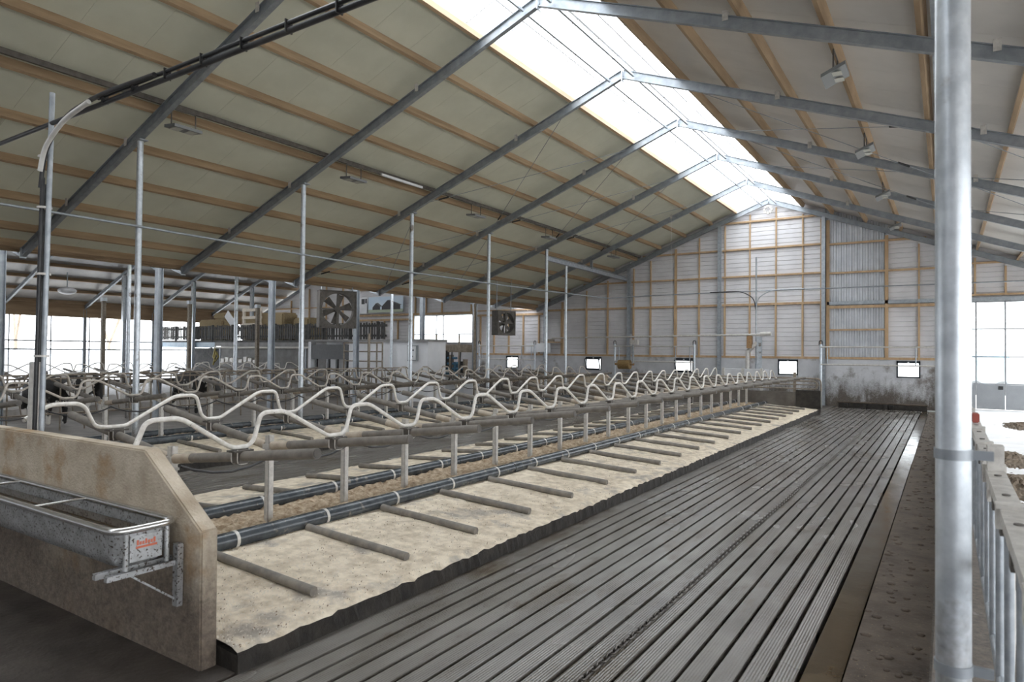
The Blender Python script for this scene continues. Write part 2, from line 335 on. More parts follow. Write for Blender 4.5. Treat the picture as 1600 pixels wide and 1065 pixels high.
def stick(name, x0, z0, x1, z1, dy=.10, w=.07, m_='timber_wall'):
    b = MB(); b.box((min(x0,x1)-(w/2 if x0 == x1 else 0), YG-dy+.08, min(z0,z1)-(w/2 if z0 == z1 else 0)), (max(x0,x1)+(w/2 if x0 == x1 else 0), YG+.085, max(z0,z1)+(w/2 if z0 == z1 else 0))); return b.build(name, m_, G)
def roofx(z):                    # x extent at height z under the gable
    d = (ZR+ZB-.1-z)/SL; return XR-d, XR+d
for z, w in ((8.55,.08),(7.25,.08),(5.95,.08),(4.6,.10)):
    a_, c_ = roofx(z)
    for x0, x1 in zip([-19.0]+COLX[1:], COLX[1:]+[.5]):
        l, r = max(x0+.1, a_), min(x1-.1, c_)
        if x0 < -4.6 < x1 or abs(x0+4.63) < .01: pass
        if r-l > .4:
            if abs(x0+4.63) < .01: stick('girt', l, z-.06, -2.2, z-.06, w=w); stick('girt', -2.1, z-.06, r, z-.06, w=w) if c_ > -1.5 else None
            else: stick('girt', l, z, r, z, w=w)
stick('girt', -4.5, 3.36, -2.2, 3.36); stick('girt', -4.5, 4.37, .45, 4.37, w=.12); stick('girt', .6, 4.72, XRE-1, 4.72); stick('girt', .6, 6.0, 1.9, 6.0)
for x0, x1 in zip([-24.1]+COLX[:4], COLX[:4]+[.45]): stick('sill_plate', x0+.08, 2.11, x1-.08, 2.11, w=.10)
MB().box((-4.5,YG-.04,4.47), (.5,YG+.1,4.62)).build('lintel_beam', 'galv', G)
for x in (-17.99,-16.49,-15.23,-13.75,-12.82,-11.49,-10.29,-9.03,-7.86,-6.68,-5.52,-4.75,-.98):
    t = zw(x)-.5; w = .13 if x in (-11.49,-17.99) else .07
    stick('stud', x, 2.14, x, 4.56, .11, w); stick('stud', x, 4.56, x, t, .07, w*.85)
for x in (-4.47,-2.17): stick('stud', x, 2.1, x, zw(x)-.5, .12, .13)
for x in (.95,1.95,2.95,3.95): stick('stud', x, 4.72, x, zw(x)-.5, .09)
for x in (-23.6,-22.6,-21.55,-20.55,-19.5): stick('stud', x, 2.14, x, 4.4, .10)
stick('girt', -24.1, 4.42, -19.05, 4.42, w=.12); stick('girt', -24.1, 4.70, -19.05, 4.70); stick('girt', -33.9, 4.62, -24.2, 4.62, w=.13); stick('girt', -33.9, 6.35, -20.5, 6.35)
stick('girt', -43, 5.3, -34.1, 5.3); stick('girt', -33.9, 4.30, -28.95, 4.30, w=.12)
for x in (-41,-39,-37.2,-35.5,-33.9,-32.7,-31.5,-30.3,-29.1): stick('stud', x, 2.86 if x > -34 else 2, x, 4.3 if x > -34 else zw(x)-.3, .10)
for x in (-28.8,-27.9,-26.6,-24.3): stick('stud', x, 4.65, x, 6.3, .10)
for x in (-28.95,-24.1): stick('stud', x, 2.75, x, 4.55, .12, .14)
for x in COLX: MB().ibeam((x,YG-.13,-.1), (x,YG-.13,zroof(x)+.02), .15, .15, (0,1,0)).build('steel_column', 'galv', G)
# gable rafters
for s in (-1, 1):
    xe = XE if s < 0 else XRE
    MB().ibeam((XR,YG-.13,zroof(XR)+RAF/2/CS), (xe,YG-.13,zroof(xe)+RAF/2/CS), .12, RAF).build('gable_rafter', 'galv_frame', G)
b = MB()
for i in range(8):
    a_ = 2*PI*i/8; b.box((XR+.16*math.cos(a_)-.05,YG-.30,8.98+.16*math.sin(a_)-.05), (XR+.16*math.cos(a_)+.05,YG-.2,8.98+.16*math.sin(a_)+.05))
b.build('ridge_bracket', 'galv_dusty', G)
# small tilted concrete-wall windows
for i, (x0, x1) in enumerate(WIN):
    W = struct('window_%d' % (i+1), 'small dark framed tilting window in the concrete wall, %s from the left' % ORD[i], 'window', (x0,YG,WZ0))
    t = .06; y = YG-.02; b = MB(); 
    for a_, c_ in (((x0,y,WZ0),(x1,y+.08,WZ0+t)), ((x0,y,WZ1-t-.04),(x1,y+.08,WZ1)), ((x0,y,WZ0),(x0+t,y+.08,WZ1)), ((x1-t,y,WZ0),(x1,y+.08,WZ1))): b.box(a_, c_)
    b.build('window_frame', 'window_frame', W)
    MB().box((x0-.03,y-.02,WZ0-.04), (x1+.03,YG+.2,WZ0)).build('window_sill', 'concrete_wall', W)
    if i in (1, 2):            # sash ajar
        dx = .09; b = MB()
        for p_, q_ in (((x0+.1,y-.02,WZ0+.08),(x1-.1,y-.02,WZ0+.08)), ((x0+.08,y-.2,WZ1-.1),(x1-.08+dx,y-.2,WZ1-.13)), ((x0+.08,y-.02,WZ0+.08),(x0+.06,y-.2,WZ1-.1)), ((x1-.1,y-.02,WZ0+.08),(x1-.06,y-.2,WZ1-.12))): b.beam(p_, q_, .05, .05, (0,1,.2))
        b.build('sash', 'window_frame', W)
        MB().add([(x0+.1,y-.02,WZ0+.08),(x1-.1,y-.02,WZ0+.08),(x1-.08,y-.2,WZ1-.12),(x0+.07,y-.2,WZ1-.1)], [(0,1,2,3)]).build('pane', 'window_glass', W)
    else: MB().box((x0+t,YG+.02,WZ0+t), (x1-t,YG+.03,WZ1-t-.03)).build('pane', 'window_glass', W)
    MB().box(((x0+x1)/2-.03,y-.04,WZ1-.09), ((x0+x1)/2+.03,y,WZ1-.04)).build('latch', 'white_panel', W)
# glazed sliding door at the feed passage
Dr = struct('door_1', 'tall glazed sectional door with grey bottom panel behind the feed passage', 'door', (3,YG,0))
dx = [.55,.98,1.93,2.93,3.93,4.9]; dz = [1.15,2.23,3.34,4.43]
for i in range(5):
    for j in range(3): MB().box((dx[i]+.03,YG+.05,dz[j]+.02), (dx[i+1]-.03,YG+.06,dz[j+1]-.02)).build('pane', 'window_glass', Dr)
b = MB()
for x in dx: b.box((x-.03,YG,1.12), (x+.03,YG+.1,4.46))
b.build('mullions', 'grey_panel', Dr)
b = MB()
for z in dz: b.box((.55,YG+.01,z-.025), (4.9,YG+.09,z+.025))
b.build('rails', 'grey_panel', Dr)
for i in range(5): MB().box((dx[i]+.01,YG+.02,.14), (dx[i+1]-.01,YG+.1,1.12)).build('bottom_panel', 'grey_panel', Dr)
MB().box((1.70,YG-.0,.93), (1.86,YG+.02,1.07)).build('vent_grille', 'black', Dr)
MB().box((.5,YG-.06,4.46), (XRE,YG+.12,4.62)).build('head_beam', 'galv', Dr)
# back window high on the far left wall
W = struct('window_6', 'wide bright glazed window above the machinery in the back wall', 'window', (-26.5,YG,2.8))
b = MB().box((-28.9,YG,2.75), (-24.15,YG+.1,2.82)).box((-28.9,YG,4.48), (-24.15,YG+.1,4.55)).box((-28.9,YG+.02,3.28), (-24.15,YG+.08,3.34))
for x in (-28.9,-27.05,-26.5,-24.21): b.box((x,YG,2.8), (x+.07,YG+.1,4.5))
b.build('window_frame', 'white_panel', W)
for x0, x1 in ((-28.83,-27.05),(-26.98,-26.5),(-26.43,-24.2)):
    MB().box((x0,YG+.05,2.82), (x1,YG+.06,4.48)).build('pane', 'window_glass', W)
# ================================================================== roof
def roof(name, label, x0, x1, matname, zf, pitchY, y0, y1, joints=1):
    R = struct(name, label, 'roof', ((x0+x1)/2,(y0+y1)/2,min(zf(x0),zf(x1))))
    n = round((y1-y0)/pitchY); s = (y1-y0)/n; th = .1
    pm = MB().prism([(x0,zf(x0)),(x1,zf(x1)),(x1,zf(x1)+th),(x0,zf(x0)+th)], .002, s-.002).mesh('roof_panel', matname)
    for i in range(n): share(pm, 'roof_panel', R, (0,y0+i*s,0))
    return R
zpan = lambda x: zroof(x)+ZB
XSL, XSR = -8.5, -5.5
RL = roof('roof_left', 'pale insulated left roof slope with timber purlins', XE-.35, XSL, 'roof_left', zpan, D/4, YF, YG+.3)
RR = roof('roof_right', 'pale insulated right roof slope with timber purlins', XSR, XRE+.5, 'roof_right', zpan, D/4, YF, YG+.3)
def purlin(x, R, w=.075, y0=YF, y1=YG, d=PD, name='purlin', zf=zroof, sl=None):
    s = (SL if x < XR else -SL) if sl is None else sl
    n = Vector((-s,0,1)).normalized(); c = Vector((x,0,zf(x)+ZP))+n*(d/2)
    MB().beam((c.x,y0,c.z), (c.x,y1,c.z), w, d, n).build(name, 'timber', R)
for x in (-8.46,-9.62,-10.92,-12.22,-13.52,-14.82,-16.15,-17.47,-18.75): purlin(x, RL)
purlin(XE+.0, RL, .16, d=.24); purlin(XE-.17, RL, .10, d=.2)
for x in (-5.52,-4.3,-2.97,-1.65,-.34,1.0,2.3,3.6,4.9): purlin(x, RR)
# skylight
S = struct('roof_skylight', 'bright translucent ridge skylight running the length of the barn', 'skylight', (XR,12,9.5))
n = 37; s = (YG+.3-YF)/n
for sg in (-1, 1):
    xe = XSL if sg < 0 else XSR; za, zb = zpan(xe)+.06, zpan(XR)+.10
    sm = MB().add([(xe-.05*sg*-1,.012,za),(XR,.012,zb),(XR,s-.012,zb),(xe-.05*sg*-1,s-.012,za)], [(0,1,2,3)]).mesh('skylight_sheet', 'skylight_sheet')
    for i in range(n): share(sm, 'skylight_sheet', S, (0,YF+i*s,0))
    gb = MB().beam((xe,0,za-.02), (XR,0,zb-.02), .025, .03).mesh('glazing_bar', 'white_panel')
    for i in range(n+1): share(gb, 'glazing_bar', S, (0,YF+i*s,0))
    xm = (xe+XR)/2; MB().beam((xm,YF,(za+zb)/2-.05), (xm,YG,(za+zb)/2-.05), .03, .04).build('glazing_rail', 'white_panel', S)
MB().beam((XR,YF,zpan(XR)+.07), (XR,YG,zpan(XR)+.07), .06, .04).build('ridge_cap', 'white_panel', S)
# ================================================================== steel frames
for k in range(-3, 5):
    y = FY(k); nm = ['behind the camera','at the big near column','second from the camera','third from the camera','fourth from the camera','fifth from the camera','sixth from the camera','last before the gable wall'][k+3]
    T = thing('portal_frame', 'galvanised steel portal frame with round columns, %s' % nm, 'steel frame', (XR,y,0), 'portal frames')
    for sg, xe in ((-1,XE),(1,XRE)):
        rf = MB().ibeam((XR,y,zroof(XR)+RAF/2/CS), (xe,y,zroof(xe)+RAF/2/CS), .11, RAF).build('rafter', 'galv_frame', T)
        for xb in ((-10.2,-14.6,-17.2) if sg < 0 else (-3.2,.6)):
            for s2 in (-1, 1): MB().box((xb-.05,y+s2*.055-.005,zroof(xb)+ZP-.10), (xb+.05,y+s2*.055+.005,zroof(xb)+ZP+.08)).build('purlin_cleat', 'galv_dusty', rf)
    MB().box((XR-.012,y-.09,ZR-.07), (XR+.012,y+.09,ZR+.42)).build('ridge_plate', 'galv_bright', T)
    if k != 4:
        c = MB().cyl((XQ,y,.1), (XQ,y,zroof(XQ)-.01), .062, 20).build('column', 'galv_bright', T)
        MB().box((XQ-.14,y-.09,zroof(XQ)-.03), (XQ+.14,y+.09,zroof(XQ)-.005)).build('cap_plate', 'galv_frame', c)
    else:
        MB().box((XQ-.05,y-.05,6.2), (XQ+.05,y+.05,zroof(XQ))).build('stub', 'galv_frame', T)
    c = MB().cyl((.02,y,.1), (.02,y,zroof(.02)-.01), .060, 32).build('column', 'galv_bright', T)
    MB().box((-.1,y-.09,zroof(.02)-.03), (.14,y+.09,zroof(.02)-.005)).build('cap_plate', 'galv_frame', c)
    if k <= -1:
        for z in (1.86, 1.03): 
            MB().cyl((.02,y,z-.02), (.02,y,z+.02), .065, 32).box((.06,y-.010,z-.018), (.15,y+.010,z+.018)).build('clamp_band', 'galv_frame', c)
    # valley column and bracket
    MB().ibeam((XV,y,-.05), (XV,y,5.05), .18, .18, (0,1,0)).build('valley_column', 'galv_frame', T)
    zt = zroof(XE); b = MB().box((XE-.02,y-.07,zt-.02), (XE+.02,y+.07,zt+.30))
    b.beam((XE,y,zt+.25), (XV,y,5.0), .05, .08).beam((XE,y,zt+.02), (XV+.05,y,4.95), .05, .06).beam((XE,y,zt+.14), (XV,y,zt+.36), .05, .06)
    b.build('valley_bracket', 'galv_frame', T)
MB().ibeam((XQ,FY(3),6.2), (XQ,YG-.1,6.12), .14, .2).build('tie_beam', 'galv'); tag(bpy.data.objects['tie_beam'], 'short steel beam from a round column to the gable wall', 'beam')
o = MB().cyl((XQ,26.0,.1), (XQ,26.0,6.06), .055, 16).build('prop_post', 'galv_bright'); tag(o, 'round galvanised post propping the short beam near the gable', 'post')
# valley rail, ridge struts, column-line beams, brace rods
o = MB().beam((XV+.35,YF,4.82), (XV+.35,YG,4.82), .1, .08).build('valley_rail', 'galv_frame'); tag(o, 'grey steel rail along the valley between the two roofs', 'rail')
for k in range(-2, 5):
    for dx_ in (-.33, .33):
        x = XR+dx_; o = MB().beam((x,FY(k)+.08,zroof(x)+.10), (x,FY(k+1)-.08,zroof(x)+.10), .05, .05).build('ridge_strut', 'galv_bright')
        tag(o, 'thin steel strut under the skylight, %s side of ridge, %s bay from the camera' % ('left' if dx_ < 0 else 'right', ORD[k+2]), 'strut', 'ridge struts')
for x, nm in ((-13.30,'left'),(-.16,'right')):
    o = MB().beam((x,YF,zroof(x)+.33), (x,YG-.2,zroof(x)+.33), .06, .10).build('eave_channel', 'galv_frame' if nm == 'right' else 'fan_grey')
    tag(o, 'long grey steel channel beside a purlin on the %s roof slope' % nm, 'channel')
def rod(k, xa, xb, side):
    h_ = .15 if abs(xb-XR) < abs(xa-XR) else .09
    a, b_ = Vector((xa,FY(k)+.05,zroof(xa)+h_)), Vector((xb,FY(k+1)-.05,zroof(xb)+h_))
    q = thing('brace_rod', 'thin diagonal brace rod under the %s %s roof, %s bay from camera, %s' % ('lower' if abs(xa+xb-2*XR) > 13 else 'upper', side, ORD[k+2], 'rising away' if abs(xb-XR) < abs(xa-XR) else 'falling away'), 'brace rod', a, 'roof brace rods')
    MB().cyl(a, b_, .009, 6).build('rod', 'galv_frame', q)
    lowa = abs(xa-XR) > abs(xb-XR); c = (a+(b_-a)*.12) if lowa else (b_+(a-b_)*.12); d = (b_-a).normalized()*.16
    MB().cyl(c-d, c+d, .026, 8).build('turnbuckle', 'black', q)
for k in (1, 2, 3):
    rod(k, -13.9, -8.7, 'left'); rod(k, -8.7, -13.9, 'left')
    if k < 3: rod(k, -13.9, -19.3, 'left'); rod(k, -19.3, -13.9, 'left')
for k in (1, 2): rod(k, -5.4, -.3, 'right'); rod(k, -.3, -5.4, 'right'); rod(k, .2, 5, 'right'); rod(k, 5, .2, 'right')
# ================================================================== annex (second gable at the far left)
XA, XAR = -44.4, -32.5
za_ = lambda x: 9.35-.40*abs(x-XAR)
AL = roof('roof_annex', 'grey underside of the far left roof falling to the eave', XA-.6, XAR-.6, 'roof_annex', lambda x: za_(x)+.42, D/4, YF, YG+.3)
AR = roof('roof_annex', 'hidden right slope of the far left roof behind the valley', XAR+.6, XV-.05, 'roof_annex', lambda x: za_(x)+.42, D/4, YF, YG+.3)
for x in (-44.2,-42.8,-41.4,-40.0,-38.6,-37.2,-35.8,-34.4): purlin(x, AL, y0=YF, zf=za_, sl=.40)
for k in range(-1, 6):
    y = min(FY(k), YG-.3)
    T = thing('annex_frame', 'steel frame of the far left roof, %s from the front' % ORD[k+1], 'steel frame', (XAR,y,0), 'far left roof frames')
    MB().ibeam((XAR,y,za_(XAR)+.1), (XA,y,za_(XA)+.1), .11, .2).build('rafter', 'galv_frame', T); MB().ibeam((XAR,y,za_(XAR)+.1), (XV-.1,y,za_(XV)+.1), .11, .2).build('rafter', 'galv_frame', T)
    MB().ibeam((XA,y,-.1), (XA,y,za_(XA)), .18, .18, (0,1,0)).build('column', 'galv', T)
    if k < 5:
        MB().ibeam((-39.75,y,-.1), (-39.75,y,za_(-39.75)), .2, .2, (0,1,0)).build('column', 'galv_bright', T)
WL = struct('wall_left', 'eave side with open glazing above a low wall at the far left', 'wall', (XA,18,0))
MB().box((XA-.15,YF,-.1), (XA+.05,YG,.25)).build('plinth', 'concrete_wall', WL)
MB().box((XA-.1,YF,4.1), (XA+.05,YG,4.98)).build('fascia_board', 'timber', WL)
for z in (2.15, 2.65): MB().box((XA-.06,YF,z-.04), (XA,YG,z+.04)).build('transom', 'galv', WL)
for i in range(19):
    y = -7.1+i*2.112; MB().box((XA-.06,y-.03,.2), (XA,y+.03,4.1)).build('mullion', 'galv', WL)
    MB().box((XA-.03,y+.03,.25), (XA-.02,y+2.08,2.11)).build('translucent_sheet', 'curtain_sheet', WL)
FW = struct('wall_front_blocker', 'plain clad wall behind the camera, unseen, added to block front light', 'wall', (-12,YF,0))  # unseen end wall, put in to keep daylight off the foreground
MB().prism([(XRE,-.1),(XRE,zpan(XRE)),(XR,zpan(XR)),(XV+.3,zpan(XV+.3)),(XV,za_(XV)+.42),(XAR,za_(XAR)+.42),(XA,za_(XA)+.42),(XA,-.1)], YF-.12, YF).build('cladding_sheet', 'cladding', FW)
WR = struct('wall_right', 'low concrete eave wall with open curtain side beyond the feed passage', 'wall', (XRE,12,0))
MB().box((XRE-.1,YF,-.1), (XRE+.1,YG,1.1)).build('plinth', 'concrete_wall', WR); MB().box((XRE-.06,YF,3.9), (XRE+.06,YG,4.75)).build('fascia_board', 'timber', WR)
for i in range(10): MB().box((XRE-.08,FY(i-4)-.08,1.1), (XRE+.08,FY(i-4)+.08,4.6)).build('eave_post', 'galv', WR)
# trees and shrubs outside at the far left
def tree(x, y, h, seed, label):
    R = random.Random(seed); T = thing('bare_tree', label, 'tree', (x,y,-.45), 'bare trees outside'); b = MB()
    def br(p, d, L, r, dep):
        q = p+d*L; b.cyl(p, q, r, 6, r*.65, False)
        if dep:
            for _ in range(3):
                e = (d+Vector((R.uniform(-.8,.8),R.uniform(-.8,.8),R.uniform(-.1,.5)))).normalized(); br(q, e, L*R.uniform(.6,.8), r*.6, dep-1)
    br(Vector((x,y,-.45)), Vector((0,0,1)), h*.33, .2, 4); b.build('trunk_and_branches', 'bark', T)
tree(-58, 21.5, 10, 3, 'bare branched tree outside the far left eave opening'); tree(-64, 31, 9, 5, 'paler bare tree further along outside the eave opening')
b = MB()
for i in range(60):
    x, y = random.uniform(-82,-76), random.uniform(10,55); r_ = random.uniform(.8,1.6); b.ball((x,y,random.uniform(0,1.2)), r_, r_, r_*.8, 7, 5)
tag(b.build('hedge', 'foliage'), 'dull green hedge line outside the left windows', 'hedge', kind='stuff')
# ================================================================== trough wall and drinking trough
YW = 2.75
b = MB().prism([(-4.35,-.05),(-4.36,.965),(-5.12,1.47),(-8.75,1.45),(-8.75,-.05)], YW, YW+.13)
o = b.build('trough_wall', 'concrete_trough_wall', None, .012); tag(o, 'stained low concrete wall with sloped corner at end of near stall row', 'wall', kind='structure')
T = thing('water_trough', 'long stainless steel drinking trough with tube rim on the concrete wall', 'water trough', (-6.4,2.5,.7))
xa, xb, ya, yb, zr = -8.45, -4.60, 2.29, 2.71, 1.02
rim = fillet([(-6.5,ya,zr),(xb,ya,zr),(xb,yb,zr),(xa,yb,zr),(xa,ya,zr),(-6.51,ya,zr)], .12, 6)
MB().tube(rim[:-1], .026, 12, True).build('rim_tube', 'steel_shiny', T)
def ring(z, ins, rc=.12):
    return [Vector((p.x,p.y,z)) for p in fillet([(-6.5,ya+ins,z),(xb-ins,ya+ins,z),(xb-ins,yb-ins,z),(xa+ins,yb-ins,z),(xa+ins,ya+ins,z),(-6.51,ya+ins,z)], rc, 5)][:-1]
rs = [ring(1.0,.012), ring(.84,.02), ring(.77,.055), ring(.745,.11)]; k_ = len(rs[0]); b = MB()
b.add([v for r_ in rs for v in r_], [(i*k_+j, i*k_+(j+1)%k_, (i+1)*k_+(j+1)%k_, (i+1)*k_+j) for i in range(3) for j in range(k_)], True); b.add(rs[3], [tuple(range(k_))])
b.build('basin', 'steel_dirty', T)
MB().add(ring(.93,.03), [tuple(range(k_))]).build('water', 'water', T)
for x in (-7.1,-5.88): MB().cyl((x,ya,zr), (x,yb,zr), .011, 10).build('cross_bar', 'steel_shiny', T)
for y in (2.36,2.64): MB().cyl((-4.598,y,.755), (-4.598,y,1.0), .018, 10).build('end_post', 'steel_dirty', T)
pl = MB().box((-4.612,2.39,.80), (-4.604,2.61,.97)).build('label_plate', 'steel_dirty', T)
b = MB()
for i in range(7): b.box((-4.604,2.435+i*.019,.908), (-4.6025,2.449+i*.019,.930+.012*((i*5)%3 == 0)))
b.box((-4.604,2.43,.885), (-4.6025,2.575,.900)); b.build('plate_lettering', 'sticker', pl)
br_ = MB().box((-4.74,2.22,.71), (-4.70,2.742,.75)).box((-4.62,2.70,.42), (-4.56,2.742,.86)).box((-4.63,2.24,.71), (-4.59,2.742,.745))
br_.beam((-4.61,2.40,.71), (-4.61,2.73,.45), .03, .012).build('wall_bracket', 'steel_dirty', T)
# ================================================================== stall beds
YB0, YB1 = 2.88, 27.75
def bed(xc, y0, y1, lab):
    R = struct('stall_bed', lab, 'stall bed', (xc,y0,0))
    hw = 2.43; b = MB()
    b.prism([(xc-hw,-.12),(xc+hw,-.12),(xc+hw,.122),(xc+.5,.262),(xc-.5,.262),(xc-hw,.122)], y0, y1).build('kerb', 'kerb_dark', R)
    for sg in (-1, 1):
        # bedding surface: sloping, slightly lumpy
        nx, ny = 26, 330; vs = []; fs = []; rr = random.Random(int(abs(xc)*10)+sg)
        for i in range(nx+1):
            u = i/nx; x = .50+u*(hw+.005-.50)
            for j in range(ny+1):
                y = y0+(y1-y0)*j/ny; z = .285-.115*u+rr.uniform(-.006,.006)+.010*math.sin(y*2.1+u*5)*math.sin(u*7+y*.7)
                if i == nx: z = .145+rr.uniform(-.014,.010); xx = x+rr.uniform(-.018,.012)
                else: xx = x
                vs.append((xc+sg*xx, y, z))
        base = len(vs); M = ny+1
        fs = [(i*M+j,(i+1)*M+j,(i+1)*M+j+1,i*M+j+1) for i in range(nx) for j in range(ny)]
        for j in range(ny+1): vs.append((xc+sg*(hw+.004+.006*math.sin(j*1.7)), y0+(y1-y0)*j/ny, -.01))
        b2 = MB(); b2.add(vs[:base], fs, True)
        o = b2.build('bedding', 'sawdust', R); o['kind'] = 'stuff'; tag(o, 'pale sawdust bedding')
        b3 = MB(); b3.add([vs[nx*M+j] for j in range(M)]+vs[base:], [(j,j+1,M+j+1,M+j) for j in range(ny)]); b3.build('kerb_face', 'kerb_dark', R)
    nx, ny = 14, 420; rr = random.Random(3)
    vs = [(xc-.52+1.04*i/nx, y0+(y1-y0)*j/ny, .275+rr.uniform(-.02,.055)) for i in range(nx+1) for j in range(ny+1)]
    o = MB().add(vs, [(i*(ny+1)+j,(i+1)*(ny+1)+j,(i+1)*(ny+1)+j+1,i*(ny+1)+j+1) for i in range(nx) for j in range(ny)]).build('litter', 'straw_litter', R); o['kind'] = 'stuff'; tag(o, 'brown loose straw litter')
    if xc > -10:                      # loose shavings that stand out as single flecks
        rr = random.Random(21)
        for nm_, mt_, cnt in (('pale_shavings','pale_wood',7000),('dark_flecks','litter_dark',1500)):
            b = MB()
            for _ in range(cnt):
                u = rr.random(); x = xc+.60+u*(hw-.60); y = y0+(rr.random()**1.7)*15; z = .285-.115*(x-xc-.5)/(hw-.5)+.008; r_ = rr.uniform(.004,.011); a = rr.uniform(0,PI)
                c, d = r_*math.cos(a), r_*math.sin(a); h_ = rr.uniform(0,.008)
                b.add([(x-c,y-d,z-.006),(x+c,y+d,z+h_),(x-d*.6,y+c*.6,z+.003),(x+d*.6,y-c*.6,z+.002)], [(0,2,1),(0,1,3)])
            o = b.build(nm_, mt_, R); o['kind'] = 'stuff'
    return R
bed(-6.54, YB0, YB1, 'raised sawdust stall bed of the near double row')
bed(-14.2, 2.5, 27.6, 'raised sawdust stall bed of the second double row')
# wave neck rail
OFF = [(-.08,0),(.09,0),(.15,.05),(.215,.28),(.27,.30),(.47,.30),(.53,.285),(1.03,.015)]
def wave(x, ys, z0, flip, lab, m_='rail_pale', start=None, n=8, group=None):
    pts = []
    pit = ys[1]-ys[0]
    for y in ys:
        pts += [(x, y+a, z0+b_) for a, b_ in [(-.08,0),(.09,0),(.15,.05),(.215,.27),(.27,.30),(.47,.30),(.55,.27),(1.03,.012)]]
    pts = pts[:-6] if True else pts
    if flip: ya_, yb_ = ys[0], ys[-1]; pts = [(p[0], ya_+yb_-p[1], p[2]) for p in pts][::-1]
    if start: pts = start+pts
    T = thing('neck_rail', lab, 'rail', (x,ys[0],z0), group)
    MB().tube(fillet(pts, .06, 4), .0215, n).build('wave_tube', m_, T)
    return T
Y1S = [3.80+1.15*i for i in range(21)]; Y2S = [3.38+1.15*i for i in range(21)]
wave(-5.45, Y1S, 1.345, False, 'wavy pale steel neck rail on alley side of the near stall row', start=[(-5.45,2.84,1.42),(-5.45,2.93,1.63),(-5.45,2.99,1.655),(-5.45,3.2,1.655),(-5.45,3.27,1.63)])
wave(-7.65, Y1S, 1.384, True, 'wavy pale steel neck rail on far side of the near stall row', start=[(-7.65,2.93,1.53),(-7.65,3.15,1.66),(-7.65,3.40,1.66),(-7.65,3.48,1.62),(-7.65,3.58,1.40)])
wave(-13.10, Y2S, 1.347, False, 'wavy steel neck rail on near side of the second stall row', 'rail_mid', start=[(-13.1,2.6,1.6),(-13.1,2.9,1.6)])
wave(-15.30, Y2S, 1.384, True, 'wavy steel neck rail on far side of the second stall row', 'rail_mid')
# dividers
def divider(xc, y, lab, proto=None, grp=None, zl=1.45, zrr=1.38):
    T = thing('stall_divider', lab, 'stall divider', (xc,y,.25), grp)
    if proto:
        for ch in proto.children: copy_tree(ch, T)
        return T
    p = MB().box((xc-.035,y-.035,.25), (xc+.035,y-.025,1.26)).box((xc-.035,y-.035,.25), (xc-.025,y+.035,1.26)).box((xc+.025,y-.035,.25), (xc+.035,y+.035,1.26)).build('post', 'galv_dusty', T)
    MB().box((xc-.06,y-.05,1.10), (xc+.06,y+.05,1.16)).box((xc-.05,y-.045,1.02), (xc+.05,y+.045,1.045)).build('post_bracket', 'galv_dusty', p)
    for sg, ze in ((1,zrr),(-1,zl)):
        a, e = Vector((xc+sg*.05,y,1.14)), Vector((xc+sg*2.14,y,ze)); d = (e-a).normalized()
        arm = MB().cyl(a+d*.05, e, .046, 16).build('divider_arm', 'tube_grey', T)
        MB().cyl(a, a+d*.30, .049, 16).build('sleeve', 'tube_sleeve', arm)
        MB().cyl(e-d*.004, e+d*.006, .040, 16).build('end_cap', 'fan_grey', arm)
        c = a+d*1.06; cl = MB().box((c.x-.06,y-.10,c.z+.045), (c.x+.06,y+.10,c.z+.062)).box((c.x-.055,y-.052,c.z-.06), (c.x+.055,y+.052,c.z+.05))
        cl.build('clamp', 'fan_grey', T)
        for dx_ in (-.045,.045):
          ub = MB(); ub.tube(fillet([(c.x+dx_,y-.06,c.z+.07),(c.x+dx_,y-.06,c.z-.065),(c.x+dx_,y+.06,c.z-.065),(c.x+dx_,y+.06,c.z+.07)], .04, 3), .006, 6); ub.build('u_bolt', 'galv_dusty', T)
    return T
P1 = None
for i, y in enumerate(Y1S):
    t = divider(-6.54, y, 'stall divider with grey tube arms on post, near row, %s from trough wall' % ORD[i], P1, 'stall dividers of the near row'); P1 = P1 or t
for i, y in enumerate(Y2S):
    divider(-14.2, y, 'stall divider with grey tube arms on post, second row, %s from the front' % ORD[i], P1, 'stall dividers of the second row')
